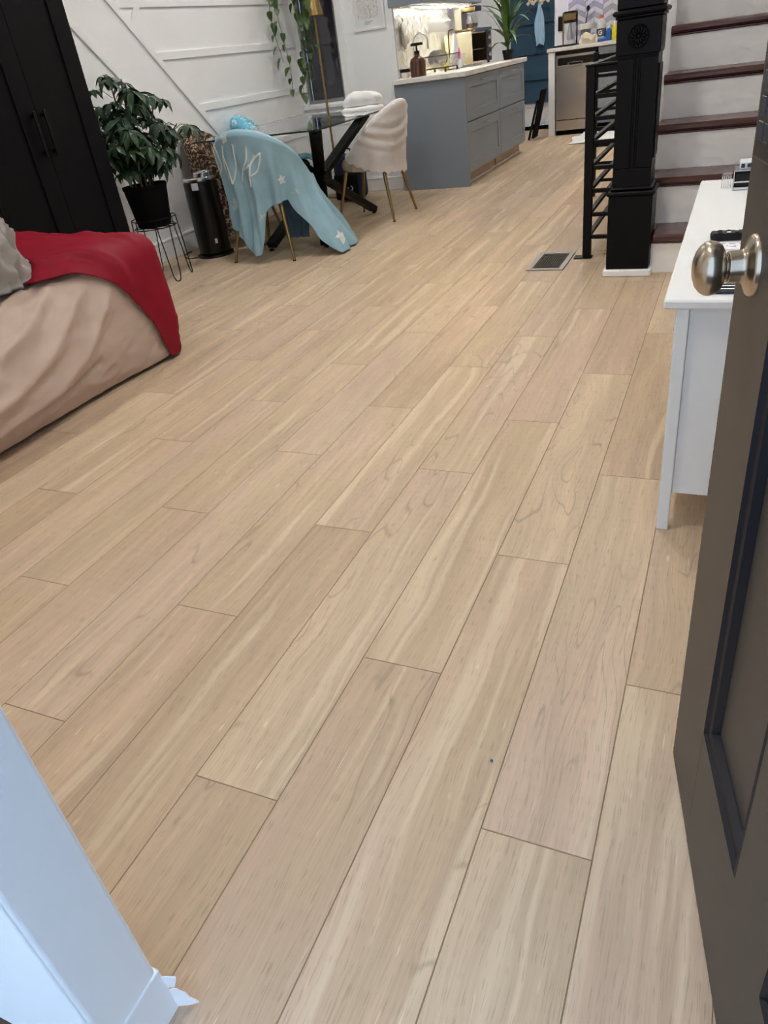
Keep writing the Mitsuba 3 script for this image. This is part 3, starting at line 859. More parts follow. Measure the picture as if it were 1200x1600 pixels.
sf = thing('sofa', 'low sofa under fitted sheets along the left wall, its dark base showing at the floor', 'sofa')
part(sf, 'base', box(SXB + 0.03, SXF - 0.10, 0.42, SY_END - 0.12, 0.03, 0.10, 0.01), 'black_soft')
part(sf, 'seat', rbox(SXB + 0.02, SXF - 0.11, 0.42, 2.2, 0.101, 0.395, 0.05), 'cloth_beige', 40)
part(sf, 'arm', rbox(SXB + 0.02, SXF - 0.11, 2.22, SY_END - 0.11, 0.101, 0.46, 0.06), 'cloth_beige', 40)
for x in (SXB + 0.1, SXF - 0.16):
    for y in (0.5, SY_END - 0.2):
        part(sf, 'foot', lathe([(0, 0.0), (0.02, 0.0), (0.026, 0.03), (0, 0.03)], 16, (x, y, 0)), 'black_soft', 40)
ys = np.linspace(0.36, 2.655, 230)
P = sofa_sheet(ys, lambda y: (0.0, 3.0), 0.0, 170)
single('sofa_cover', cloth(P, 0.004), 'cloth_beige', 'wrinkled beige fitted sheet covering the front of the sofa', 'sofa cover', True)

# red sheet over the arm: its front edge runs from the floor corner up and back
bfun = PchipInterpolator(bnd_y, bnd_s)


def red_range(y):
    if y < 2.13:
        return 1.0, 1.0
    return float(bfun(min(y, 2.64))), 3.0


def red_rows():
    ysr = np.concatenate([np.linspace(2.13, 2.64, 80), np.linspace(2.645, SY_END, 26)])
    R = sofa_sheet(ysr, red_range, 0.0, 190, 1.0)
    # lift off the beige sheet, add its own creases
    q = np.stack([R[..., 0] * 6, R[..., 1] * 9, R[..., 2] * 5], -1)
    lift = 0.016 + 0.012 * meshkit.noise(q, 11) + 0.005 * meshkit.noise(q * 2.1, 12) + 0.010 * smooth01((R[..., 2] - 0.38) / 0.08) * (1 - np.abs(2 * meshkit.noise(np.stack([R[..., 0] * 4 + R[..., 1] * 5, R[..., 1] * 13 - R[..., 0] * 2, R[..., 2] * 2], -1), 15) - 1)) ** 3
    # gathers along the lower edge on the seat side
    edge = np.exp(-((R[..., 1] - 2.20) / 0.07) ** 2)
    lift = lift + 0.003 * edge * np.sin(R[..., 0] * 75 + 6 * meshkit.noise(q * 0.7, 13)) + 0.018 * np.exp(-((R[..., 1] - 2.42 - 0.10 * np.sin(R[..., 0] * 5)) / 0.035) ** 2) * smooth01((R[..., 0] + 2.75) / 0.2) * smooth01((R[..., 2] - 0.35) / 0.1)
    lift = lift + 0.014 * np.exp(-((R[..., 1] - 2.33 + 0.12 * (R[..., 0] + 2.8)) / 0.025) ** 2) * smooth01((R[..., 2] - 0.35) / 0.1)
    du, dv = np.gradient(R, axis=0), np.gradient(R, axis=1)
    n = np.cross(du, dv)
    n /= np.linalg.norm(n, axis=-1, keepdims=True) + 1e-12
    if n[40, 120, 2] < 0:
        n = -n
    R = R + n * lift[..., None]
    from scipy.ndimage import gaussian_filter
    S_ = np.stack([gaussian_filter(R[..., c], (2.5, 2.5), mode='nearest') for c in range(3)], -1)
    S_[-14:] = R[-14:] + (S_[-14:] - R[-14:]) * np.linspace(1, 0, 14)[:, None, None]
    R = S_ + n * 0.003
    # the end face closes down towards the floor and the middle
    last = R[-1]
    mid = np.array([(SXF + SXB) / 2, SY_END + 0.010, 0.2])
    rows = [last]
    for t in (0.03, 0.08, 0.16, 0.3, 0.5, 0.75, 0.97):
        Q = last * (1 - t) + np.array([mid[0], 0, 0.012]) * t
        Q[:, 1] = SY_END + 0.012 + 0.012 * np.sin(Q[:, 0] * 14) * smooth01((0.5 - Q[:, 2]) / 0.4) * min(1, t * 4) + 0.004
        Q[:, 2] = np.maximum(Q[:, 2], 0.012)
        rows.append(Q)
    return np.concatenate([R, np.array(rows[1:])], 0)


single('red_sheet', cloth(red_rows(), 0.004), 'cloth_red', 'deep red jersey sheet draped over the sofa arm down to the floor', 'sheet', True)


# grey throw heaped on the seat
def heap(c, r, h, seed, amp=0.03, n=70, sq=1.0, freq=9.0):
    """A heaped piece of cloth: a dome with noisy folds."""
    u = np.linspace(0, 2 * PI, n, endpoint=False)
    v = np.linspace(0.02, 1, n // 2)
    P = np.zeros((n, n // 2, 3))
    for j, t in enumerate(v):
        rad, z = math.sin(t * PI / 2) ** 0.8, math.cos(t * PI / 2) ** 0.7
        P[:, j, 0] = c[0] + r[0] * rad * np.sign(np.cos(u)) * np.abs(np.cos(u)) ** sq
        P[:, j, 1] = c[1] + r[1] * rad * np.sign(np.sin(u)) * np.abs(np.sin(u)) ** sq
        P[:, j, 2] = c[2] + h * z
    q = (P - np.array(c)) * freq
    w = meshkit.noise(q * np.array([1, 1, 0.6]), seed)
    w2 = meshkit.noise(q * np.array([2.4, 2.4, 1.2]), seed + 1)
    ridge = 1 - np.abs(2 * w - 1)
    d = P - np.array(c)
    d /= np.linalg.norm(d, axis=-1, keepdims=True) + 1e-9
    P = P + d * (amp * (ridge - 0.5) + amp * 0.5 * (w2 - 0.5))[..., None]
    P[..., 2] = np.maximum(P[..., 2], c[2])
    m = surface(P, True)
    top = np.array([[c[0], c[1], P[:, 0, 2].mean()]])
    bot = np.array([[c[0], c[1], c[2]]])
    V = np.vstack([m.vertices, top, bot])
    k = n // 2
    i = np.arange(n)
    F = np.vstack([m.faces, np.stack([np.full(n, len(V) - 2), i * k, ((i + 1) % n) * k], 1), np.stack([np.full(n, len(V) - 1), ((i + 1) % n) * k + k - 1, i * k + k - 1], 1)])
    m = trimesh.Trimesh(V, F, process=False)
    if m.volume < 0:
        m.invert()
    return m


single('grey_throw', heap((-2.86, 2.0, 0.51), (0.28, 0.30), 0.36, 21, 0.075, 150, 1.0, 15.0), 'cloth_grey', 'rumpled light grey throw heaped on the sofa at the left edge', 'throw', True)

# ------------------------------------------------------------------ wardrobe
wd = thing('wardrobe', 'tall matte black two-door wardrobe against the left wall behind the sofa', 'wardrobe')
wx0, wx1, wy0, wy1, wz1 = -3.925, -3.40, 2.845, 3.705, 2.02
part(wd, 'carcass', cat(box(wx0, wx1 - 0.022, wy0, wy0 + 0.018, 0.0, wz1), box(wx0, wx1 - 0.022, wy1 - 0.018, wy1, 0.0, wz1), box(wx0, wx1 - 0.022, wy0 + 0.018, wy1 - 0.018, wz1 - 0.02, wz1), box(wx0, wx0 + 0.01, wy0 + 0.018, wy1 - 0.018, 0.0, wz1 - 0.02), box(wx0, wx1 - 0.03, wy0 + 0.018, wy1 - 0.018, 0.06, 0.08), box(wx1 - 0.05, wx1 - 0.03, wy0 + 0.018, wy1 - 0.018, 0.0, 0.06)), 'wardrobe_black')
for k, (a, b) in enumerate([(wy0 + 0.002, 3.2725), (3.2755, wy1 - 0.002)]):
    st_ = 0.118
    x0, x1 = wx1 - 0.021, wx1
    d_ = part(wd, 'door', cat(box(x0, x1, a, a + st_, 0.062, wz1 - 0.002, 0.002), box(x0, x1, b - st_, b, 0.062, wz1 - 0.002, 0.002), box(x0, x1, a + st_, b - st_, 0.062, 0.18, 0.002), box(x0, x1, a + st_, b - st_, wz1 - 0.12, wz1 - 0.002, 0.002)), 'wardrobe_black')
    part(d_, 'panel', box(x0 + 0.001, x1 - 0.010, a + st_, b - st_, 0.18, wz1 - 0.12), 'wardrobe_black')
    hy = (3.232, 3.305)[k]
    part(d_, 'handle', cat(rbox(wx1 + 0.018, wx1 + 0.032, hy - 0.009, hy + 0.009, 0.885, 1.105, 0.005), box(wx1, wx1 + 0.02, hy - 0.006, hy + 0.006, 0.90, 0.918), box(wx1, wx1 + 0.02, hy - 0.006, hy + 0.006, 1.072, 1.09)), 'black_plastic', 40)

# ------------------------------------------------------------------ plant stand, pot and umbrella plant
PC = np.array([-3.535, 4.10])
ps = thing('plant_stand', 'black wire plant stand with hairpin legs under the potted umbrella plant', 'plant stand')
ang = np.linspace(0, 2 * PI, 41)
for z, r in ((0.345, 0.138), (0.40, 0.145)):
    part(ps, 'ring', tube([(PC[0] + r * math.cos(a), PC[1] + r * math.sin(a), z) for a in ang], 0.0032, 8, False), 'black_steel', True)
for k in range(3):
    c0 = (k - 1) * 0.07
    L = math.sqrt(0.138 ** 2 - c0 ** 2)
    part(ps, 'cross_wire', tube([(PC[0] - L, PC[1] + c0, 0.345), (PC[0] + L, PC[1] + c0, 0.345)], 0.003, 8), 'black_steel', True)
for k in range(4):
    a = PI / 4 + k * PI / 2 + 0.25
    da = 0.30
    pts = []
    for s in (-1, 1):
        seg = [(0.145, 0.40, da), (0.148, 0.345, da), (0.158, 0.18, da * 0.72), (0.166, 0.04, da * 0.52), (0.168, 0.012, da * 0.34), (0.168, 0.0035, da * 0.12)]
        seg = [(PC[0] + r * math.cos(a + s * w), PC[1] + r * math.sin(a + s * w), z) for r, z, w in seg]
        pts += seg if s < 0 else seg[::-1]
    part(ps, 'leg', tube(pts, 0.0034, 8), 'black_steel', True)
pot = thing('plant_pot', 'black tapered plant pot standing on the wire stand', 'plant pot')
part(pot, 'pot', lathe([(0, 0.350), (0.104, 0.350), (0.110, 0.356), (0.139, 0.585), (0.144, 0.590), (0.144, 0.606), (0.139, 0.608), (0.134, 0.600), (0.128, 0.57), (0, 0.57)], 40, (*PC, 0)), 'black_soft', 30)
part(pot, 'soil', lathe([(0, 0.586), (0.09, 0.583), (0.128, 0.575)], 30, (*PC, 0)), 'soil', True)


def leaflet(L, W, droop, nseg=6):
    """A lens-shaped leaflet along +x with a slightly folded midrib."""
    v, f = [], []
    for i in range(nseg + 1):
        t = i / nseg
        w = W * math.sin(PI * t ** 0.85) ** 0.8 if 0 < t < 1 else 0.0008
        x, z = L * t, -droop * L * t * t
        v += [(x, -w, z + 0.25 * w), (x, 0, z), (x, w, z + 0.25 * w)]
    for i in range(nseg):
        a, b = 3 * i, 3 * i + 3
        f += [(a, b, b + 1), (a, b + 1, a + 1), (a + 1, b + 1, b + 2), (a + 1, b + 2, a + 2)]
    return trimesh.Trimesh(np.array(v), np.array(f), process=False)


def umbel(n, L, W, seed):
    r_ = np.random.default_rng(seed)
    ms = []
    for k in range(n):
        m = leaflet(L * r_.uniform(0.75, 1.1), W * r_.uniform(0.85, 1.1), r_.uniform(0.25, 0.55))
        m = move(m, 0.012, 0, 0)
        rot(m, r_.uniform(8, 34), (0, 1, 0))
        rot(m, 360 * k / n + r_.uniform(-12, 12))
        ms.append(m)
    return cat(ms)


UMB = [mikit.ply(umbel(n, L, 0.023, s), 'leaf_dark', True) for n, L, s in ((7, 0.105, 1), (8, 0.12, 2), (6, 0.09, 3), (7, 0.13, 4))]
pl = thing('umbrella_plant', 'bushy umbrella plant with dark green fingered leaves in the black pot', 'plant')
prng = np.random.default_rng(11)
stems = [((-0.03, 0.02), (-0.16, 0.10), 1.22), ((0.02, -0.02), (0.05, 0.0), 1.20), ((0.04, 0.03), (0.16, 0.10), 1.10), ((-0.05, -0.03), (-0.20, -0.06), 1.06), ((0.0, 0.05), (0.22, 0.22), 0.92), ((0.05, -0.05), (0.10, -0.16), 0.90), ((-0.02, -0.06), (-0.10, -0.20), 0.95)]
nleaf = 0
for (bx, by), (ex, ey), top in stems:
    b = np.array([PC[0] + bx, PC[1] + by, 0.585])
    e = np.array([PC[0] + ex, PC[1] + ey, top])
    ctrl = [b + (e - b) * np.array([t ** 1.4, t ** 1.4, t]) + 0.015 * np.array([math.sin(5 * t + bx * 90), math.cos(4 * t + by * 70), 0]) for t in np.linspace(0, 1, 9)]
    part(pl, 'stem', tube(ctrl, np.linspace(0.008, 0.004, 9), 6), 'stem_brown', True)
    npet = 13
    for i in range(npet):
        t = 0.18 + 0.84 * i / npet
        p0 = b + (e - b) * np.array([t ** 1.4, t ** 1.4, t])
        az = i * 2.4 + bx * 40
        ln = prng.uniform(0.10, 0.19) * (1.15 - 0.45 * t)
        d = np.array([math.cos(az), math.sin(az), prng.uniform(0.15, 0.7)])
        p1 = p0 + d * ln
        p1[0] = max(p1[0], XL + 0.10)
        if p1[1] < 3.83:
            p1[1] = 3.83 + 0.02 * prng.random()
        mid_ = (p0 + p1) / 2 + np.array([0, 0, 0.02])
        part(pl, 'petiole', tube([p0, mid_, p1], 0.0022, 5), 'leaf_vine', True)
        tilt = prng.uniform(5, 38)
        sc = prng.uniform(0.75, 1.08)
        tw = T().translate(p1.tolist()).rotate([0, 0, 1], math.degrees(az)).rotate([0, 1, 0], tilt).rotate([0, 0, 1], prng.uniform(0, 50)).scale(sc)
        part(pl, 'leaf', UMB[nleaf % 4], None, to_world=tw)
        nleaf += 1

# ------------------------------------------------------------------ air purifier
ap = thing('air_purifier', 'black cylindrical air purifier tower with a silver top between plant and leopard throw', 'air purifier')
ax, ay = -3.575, 4.74
part(ap, 'foot', lathe([(0, 0.0), (0.135, 0.0), (0.140, 0.006), (0.138, 0.016), (0.12, 0.022), (0, 0.022)], 40, (ax, ay, 0)), 'black_plastic', 30)
part(ap, 'body', lathe([(0, 0.023), (0.112, 0.023), (0.118, 0.03), (0.121, 0.25), (0.119, 0.515), (0.114, 0.530), (0, 0.530)], 48, (ax, ay, 0)), 'black_plastic', 30)
part(ap, 'control_top', lathe([(0.114, 0.5305), (0.114, 0.545), (0.106, 0.552), (0.078, 0.552), (0, 0.552)], 40, (ax, ay, 0)), 'steel_bright', 30)
part(ap, 'outlet_ring', lathe([(0.066, 0.5525), (0.066, 0.578), (0.060, 0.583), (0.052, 0.578), (0.050, 0.5545), (0, 0.5545)], 36, (ax + 0.03, ay + 0.012, 0)), 'steel_bright', 30)
va = math.atan2(-ay, -ax)


def on_cyl(u, z0, z1, w, r):
    """A thin patch on the purifier's wall, around the angle u."""
    P = np.array([[(ax + r * math.cos(u + w * (i / 6 - 0.5)), ay + r * math.sin(u + w * (i / 6 - 0.5)), z) for z in (z0, z1)] for i in range(7)])
    return cloth(P, 0.001)


part(ap, 'sticker', on_cyl(va - 0.35, 0.475, 0.523, 0.42, 0.1215), 'paper_blue', label='pale blue sticker')
part(ap, 'label_plate', on_cyl(va + 0.18, 0.10, 0.135, 0.16, 0.1212), 'steel_bright', label='small silver label')
cord = [(ax - 0.10, ay - 0.10, 0.005), (ax - 0.17, ay - 0.13, 0.004), (ax - 0.24, ay - 0.08, 0.004), (ax - 0.29, ay - 0.02, 0.004), (ax - 0.31, ay + 0.1, 0.004)]
part(ap, 'cord', tube(cord, 0.0035, 6), 'black_plastic', True)


# ------------------------------------------------------------------ dining chairs
def shell_top(phi):
    a = abs(phi) / 105.0
    return 0.815 - 0.32 * a ** 1.9


def shell_r(z):
    return 0.240 * (1 + 0.21 * (z - 0.40) / 0.42)


def local(P, c, yaw):
    P = np.asarray(P, float)
    ca, sa = math.cos(math.radians(yaw)), math.sin(math.radians(yaw))
    out = np.empty_like(P)
    out[..., 0] = c[0] + ca * P[..., 0] - sa * P[..., 1]
    out[..., 1] = c[1] + sa * P[..., 0] + ca * P[..., 1]
    out[..., 2] = P[..., 2]
    return out


def put(m, c, yaw):
    m.vertices = local(np.array(m.vertices), c, yaw)
    return m


def chair(c, yaw, label, fab, group=None):
    k = thing('dining_chair', label, 'chair', group)
    th = 0.032
    rows = []
    for phi in np.linspace(-105, 105, 61):
        zt = shell_top(phi)
        s, co = math.sin(math.radians(phi)), -math.cos(math.radians(phi))
        prof = []
        for z in np.linspace(0.385, zt - 0.016, 12):
            prof.append((shell_r(z) + th / 2, z))
        for a in np.linspace(0, PI, 7)[1:-1]:
            prof.append((shell_r(zt) + th / 2 * math.cos(a), zt - 0.016 + 0.016 * math.sin(a)))
        for z in np.linspace(zt - 0.016, 0.385, 12):
            prof.append((shell_r(z) - th / 2, z))
        prof.append(prof[0])
        rows.append([(r * s, r * co * 0.98, z) for r, z in prof])
    P = np.array(rows)
    m = surface(P)
    # close both ends
    V, F = m.vertices, m.faces
    nv = P.shape[1]
    caps = []
    for base, flip in ((0, False), ((len(rows) - 1) * nv, True)):
        cidx = len(V)
        V = np.vstack([V, V[base:base + nv].mean(0)])
        for j in range(nv - 1):
            caps.append((cidx, base + j, base + j + 1) if flip else (cidx, base + j + 1, base + j))
    m = trimesh.Trimesh(V, np.vstack([F, caps]), process=False)
    part(k, 'backrest', put(m, c, yaw), fab, True)
    seat = lathe([(0, 0.375), (0.20, 0.375), (0.225, 0.39), (0.228, 0.43), (0.21, 0.458), (0.12, 0.466), (0, 0.468)], 40)
    seat.vertices[:, 1] *= 1.04
    seat.vertices[:, 1] += 0.012
    part(k, 'seat', put(seat, c, yaw), fab, 40)
    for sx in (-1, 1):
        for sy in (-1, 1):
            top, bot = np.array([sx * 0.165, sy * 0.165, 0.380]), np.array([sx * 0.245, sy * 0.245, 0.004])
            leg = part(k, 'leg', put(tube([bot, bot + (top - bot) * 0.5, top], [0.0085, 0.012, 0.0155], 14), c, yaw), 'brass', 40)
            part(leg, 'foot_cap', put(lathe([(0, 0), (0.0115, 0), (0.0115, 0.006), (0, 0.006)], 12, (bot[0], bot[1], 0)), c, yaw), 'black_plastic')
    return k


def drape(phis, hem, inner, off=0.020, folds=(0.010, 14.0), flare=None, n_out=46, n_in=16, seed=0, thick=0.006, hang=0.0, wob=0.006):
    """A blanket over a chair's backrest in the chair's own coordinates: grid over (phi, path)."""
    rows, meta = [], []
    for phi in phis:
        zt = shell_top(phi) if abs(phi) <= 105 else shell_top(105)
        h = hem(phi)
        path = []
        for z in np.linspace(h, zt - 0.005, n_out):
            r = shell_r(max(z, 0.40)) + 0.016 + off
            if z < 0.42:
                r += hang * (0.42 - z)
            if flare:
                r += flare(phi, z)
            path.append((r, z))
        for a in np.linspace(0, PI, 9)[1:-1]:
            path.append((shell_r(zt) + (0.016 + off) * math.cos(a), zt + (0.012 + off * 0.6) * math.sin(a)))
        zi = max(zt - inner(phi), 0.485)
        for z in np.linspace(zt - 0.005, zi, n_in):
            path.append((shell_r(z) - 0.016 - off, z))
        path = np.array(path)
        amp = folds[0] * smooth01((zt - path[:, 1]) / 0.35)
        amp[n_out:] *= 0.3
        w = np.sin(math.radians(phi) * folds[1] + 1.5 * np.sin(path[:, 1] * 6 + seed)) + 0.5 * np.sin(math.radians(phi) * folds[1] * 2.1 + seed)
        path[:, 0] += amp * w
        nz = meshkit.noise(np.stack([np.full(len(path), phi * 0.09), path[:, 1] * 9, path[:, 0] * 3 + seed], -1), seed)
        path[:n_out, 0] += wob * nz[:n_out]
        s, co = math.sin(math.radians(phi)), -math.cos(math.radians(phi))
        rows.append(np.stack([path[:, 0] * s, path[:, 0] * co * 0.98, path[:, 1]], -1))
    return np.array(rows)


# near chair with the blue star blanket
CA = (-2.98, 4.725)
chair(CA, 0, 'blue-grey barrel dining chair with gold legs nearest the camera, under the star blanket', 'chair_blue')
hA = PchipInterpolator([-110, -85, -66, -56, -46, -38, -20, -8, 4, 13, 17, 22, 38, 54, 60, 66, 72, 79, 92, 108, 128], [0.43, 0.43, 0.42, 0.34, 0.25, 0.21, 0.165, 0.060, 0.062, 0.16, 0.27, 0.335, 0.372, 0.385, 0.30, 0.20, 0.10, 0.015, 0.012, 0.012, 0.02])
flA = lambda phi, z: 0.24 * float(smooth01((phi - 48) / 30)) * max(0.0, (0.60 - z) / 0.60) ** 1.3 + 0.03 * float(smooth01((0.45 - z) / 0.4))
fA = lambda phi: 0.30
PA = drape(np.linspace(-106, 122, 190), lambda p: float(hA(p)), fA, 0.024, (0.021, 13.0), flA, 60, 16, 2)
bk = thing('star_blanket', 'light blue fleece blanket with white letters and stars draped over the near chair', 'blanket')
part(bk, 'blanket', put(cloth(PA, 0.006), CA, 0), 'fleece_blue', True)
hang = np.array([[(-0.03 + 0.20 * i / 29 + 0.006 * math.sin(j * 0.4), 0.165 + 0.012 * math.sin(i * 0.8), 0.370 - 0.30 * j / 29) for j in range(30)] for i in range(30)])
part(bk, 'hanging_end', put(cloth(hang, 0.005), CA, 0), 'chair_blue', True, label='grey-blue underside of the blanket between the chair legs')
PHI_A = np.linspace(-106, 122, 190)


def on_blanket(phi, z, lift=0.005):
    """The point of the near chair's blanket at (angle, height), lifted off the cloth."""
    i = int(np.argmin(np.abs(PHI_A - phi)))
    col = PA[i, :66]
    j = int(np.argmin(np.abs(col[:, 2] - z)))
    p = col[j].copy()
    r = np.hypot(p[0], p[1])
    out = np.array([p[0] / r, p[1] / r, 0.35 if z > 0.78 else 0])
    return p + out * lift


def stroke(pts, r=0.0062):
    pts = [(-52 + (a + 54) * 1.17, z) for a, z in pts]
    from scipy.interpolate import CubicSpline
    p = np.array(pts, float)
    s = np.concatenate([[0], np.cumsum(np.hypot(np.diff(p[:, 0]) * 0.005, np.diff(p[:, 1])))])
    q = PchipInterpolator(s, p)(np.linspace(0, s[-1], max(10, int(s[-1] / 0.01))))
    w = np.array([on_blanket(a, z, 0.004) for a, z in q])
    from scipy.ndimage import gaussian_filter1d
    w = gaussian_filter1d(w, 1.2, axis=0, mode='nearest')
    m = tube(w, r, 6)
    m.vertices = local(np.array(m.vertices), CA, 0)
    return m


LET = [[(-50, 0.775), (-54, 0.709), (-53, 0.638), (-51, 0.600)], [(-50, 0.775), (-42, 0.751), (-40, 0.663), (-45, 0.588), (-53, 0.545)],
       [(-25, 0.769), (-30, 0.665), (-38, 0.543)], [(-29, 0.700), (-24, 0.604), (-22, 0.524)], [(-11, 0.766), (-14, 0.673), (-22, 0.524)],
       [(2, 0.745), (0, 0.669), (-9, 0.594), (-14, 0.524)], [(-7, 0.602), (1, 0.626), (9, 0.674), (15, 0.696), (12, 0.638), (6, 0.58), (0, 0.562), (2, 0.617), (9, 0.690)], [(0, 0.560), (-1, 0.495)]]
for s_ in LET:
    part(bk, 'letter_stroke', stroke(s_), 'fleece_white', True)


def star(phi, z, size, fab, turn=0.0):
    k = 5
    pts = []
    for i in range(2 * k):
        r = size * (1.0 if i % 2 == 0 else 0.48)
        a = PI / 2 + i * PI / k + turn
        pts.append((r * math.cos(a), r * math.sin(a)))
    rr = 0.29
    ring = [on_blanket(phi + math.degrees(x / rr), z + y, 0.006) for x, y in pts]
    cen = on_blanket(phi, z, 0.007)
    back = [on_blanket(phi + math.degrees(x / rr), z + y, 0.001) for x, y in pts]
    V = np.array(ring + [cen] + back)
    n = len(pts)
    F = [(n, i, (i + 1) % n) for i in range(n)] + [(i, n + 1 + i, (i + 1) % n) for i in range(n)] + [((i + 1) % n, n + 1 + i, n + 1 + (i + 1) % n) for i in range(n)]
    m = trimesh.Trimesh(V, np.array(F), process=False)
    m.vertices = local(np.array(m.vertices), CA, 0)
    return m


for phi, z, sz, fab in [(-13, 0.80, 0.034, 'fleece_white'), (49, 0.515, 0.034, 'fleece_white'), (-33, 0.385, 0.050, 'fleece_star'), (15, 0.305, 0.030, 'fleece_star'), (89, 0.10, 0.050, 'fleece_white'), (64, 0.42, 0.030, 'fleece_star')]:
    part(bk, 'star', star(phi, z, sz, fab, 0.2), fab)

# right chair with the taupe blanket
CB = (-2.69, 5.86)
chair(CB, 90, 'cream dining chair with gold legs right of the glass table, under the grey-beige blanket', 'chair_cream')
hB = PchipInterpolator([-125, -108, -98, -80, -60, -35, -10, 0, 20, 45, 80, 110], [0.47, 0.46, 0.44, 0.40, 0.37, 0.35, 0.34, 0.33, 0.35, 0.36, 0.40, 0.46])
PB = drape(np.linspace(-112, 104, 150), lambda p: float(hB(p)) + 0.008 * math.sin(p * 0.5), lambda p: 0.26, 0.018, (0.004, 9.0), None, 56, 16, 5, hang=0.05)
# sagging folds across the outer side
zz = PB[..., 2]
phB = np.linspace(-112, 104, 150)[:, None]
sag = zz - (0.60 + 0.10 * ((phB + 30) / 60) ** 2)
bumpB = 0.010 * np.sin(np.clip(sag, -0.12, 0.14) * 75) * np.exp(-(sag / 0.11) ** 2)
bumpB[:, 56:] = 0
rB = np.hypot(PB[..., 0], PB[..., 1])
PB[..., 0] *= 1 + bumpB / rB
PB[..., 1] *= 1 + bumpB / rB
single('taupe_blanket', put(cloth(PB, 0.006), CB, 90), 'fleece_taupe', 'grey-beige fleece blanket hung over the chair right of the table', 'blanket', True)

# left chairs by the wall
CD = (-3.575, 5.17)
chair(CD, -78, 'dining chair by the left wall hidden under the leopard print blanket', 'chair_blue')
hD = PchipInterpolator([-115, -80, -40, 0, 30, 60, 90, 115], [0.32, 0.26, 0.20, 0.16, 0.12, 0.10, 0.12, 0.16])
phiD = np.linspace(-112, 112, 130)
PD = drape(phiD, lambda p: float(hD(p)), lambda p: 0.33, 0.022, (0.010, 10.0), None, 50, 18, 7, hang=0.04)
mD = cloth(PD, 0.006)
nu, nv = PD.shape[:2]
arc = np.cumsum(np.concatenate([np.zeros((nu, 1)), np.linalg.norm(np.diff(PD, axis=1), axis=-1)], 1), axis=1)
uvD = np.stack([np.broadcast_to(np.radians(phiD)[:, None] * 0.29, (nu, nv)), arc], -1).reshape(-1, 2)
scene[thing('leopard_blanket', 'brown leopard print blanket covering the chair behind the air purifier', 'blanket')] = mikit.ply(put(mD, CD, -78), 'leopard_cloth', True, uv=np.vstack([uvD, uvD]))
CE = (-3.565, 5.90)
chair(CE, -60, 'dining chair by the left wall behind the glass table, under the turquoise throw', 'chair_blue')
hE = PchipInterpolator([-115, 0, 115], [0.30, 0.26, 0.30])
PE = drape(np.linspace(-110, 110, 150), lambda p: float(hE(p)), lambda p: 0.30, 0.052, (0.012, 9.0), None, 60, 24, 9, hang=0.05)
fz = 0.014 * (meshkit.noise(PE * 55, 4) - 0.4)
ctr = np.array([0, 0, 0.5])
dirE = PE - ctr
dirE /= np.linalg.norm(dirE, axis=-1, keepdims=True)
tq = thing('turquoise_throw', 'fluffy turquoise throw covering the back and seat of the chair behind the table', 'throw')
part(tq, 'back', put(cloth(PE + dirE * fz[..., None], 0.008), CE, -60), 'fleece_turquoise', True)
gx_, gy_ = np.meshgrid(np.linspace(-0.20, 0.20, 60), np.linspace(-0.10, 0.40, 80), indexing='ij')
gz_ = np.where(gy_ < 0.24, 0.485, 0.485 - 0.36 * np.clip((gy_ - 0.24) / 0.06, 0, 1) ** 0.8 * np.clip((gy_ - 0.20) / 0.2, 0, 1) ** 0.1)
yy_ = np.where(gy_ < 0.26, gy_, 0.26 + (gy_ - 0.26) * 0.12)
gz_ = np.where(gy_ < 0.26, 0.487 - 0.02 * np.clip((gy_ - 0.2) / 0.06, 0, 1), 0.467 - (gy_ - 0.26) * 1.7)
PS = np.stack([gx_, yy_ + 0.012, gz_], -1)
PS = PS + (0.014 * (meshkit.noise(PS * 60, 6)) )[..., None] * np.array([0, 0.6, 0.8])
part(tq, 'seat', put(cloth(PS, 0.008), CE, -60), 'fleece_turquoise', True)

# ------------------------------------------------------------------ glass dining table
tb = thing('dining_table', 'rectangular glass dining table on crossed black steel legs', 'table')
TZ = 0.77
c0 = np.array([-2.55, 4.745])
ux, vy = np.array([-1.0, 0.045]), np.array([-0.05, 1.0])
ux, vy = ux / np.linalg.norm(ux), vy / np.linalg.norm(vy)
TW, TL = 1.05, 1.80
cs = [c0, c0 + ux * TW, c0 + ux * TW + vy * TL, c0 + vy * TL]
from shapely.geometry import Polygon
gp = Polygon(cs).buffer(-0.01).buffer(0.01)
top = trimesh.creation.extrude_polygon(gp, 0.010, engine='earcut')
part(tb, 'glass_top', move(top, 0, 0, TZ - 0.010), 'table_glass')
ring_ = Polygon(cs).buffer(-0.01).buffer(0.0105).difference(Polygon(cs).buffer(-0.01).buffer(0.0095))
part(tb, 'glass_edge', move(trimesh.creation.extrude_polygon(ring_, 0.0092, engine='earcut'), 0, 0, TZ - 0.0096), 'glass_rim', label='dark green edge of the glass')
hub = np.array([-2.985, 5.50, 0.385])
feet = [np.array([-2.805, 6.03, 0.02]), np.array([-3.265, 5.98, 0.02])]
tops = [np.array([-2.665, 4.93, TZ - 0.016]), np.array([-2.86, 6.20, TZ - 0.016])]
ends = [(feet[0], 2 * hub - feet[0]), (feet[1], tops[0]), (2 * hub - tops[1] + np.array([0, 0, 0.02]), tops[1]), (2 * hub - np.array([-3.30, 6.15, TZ - 0.02]) + np.array([0, 0, 0.0]), np.array([-3.30, 6.15, TZ - 0.016]))]
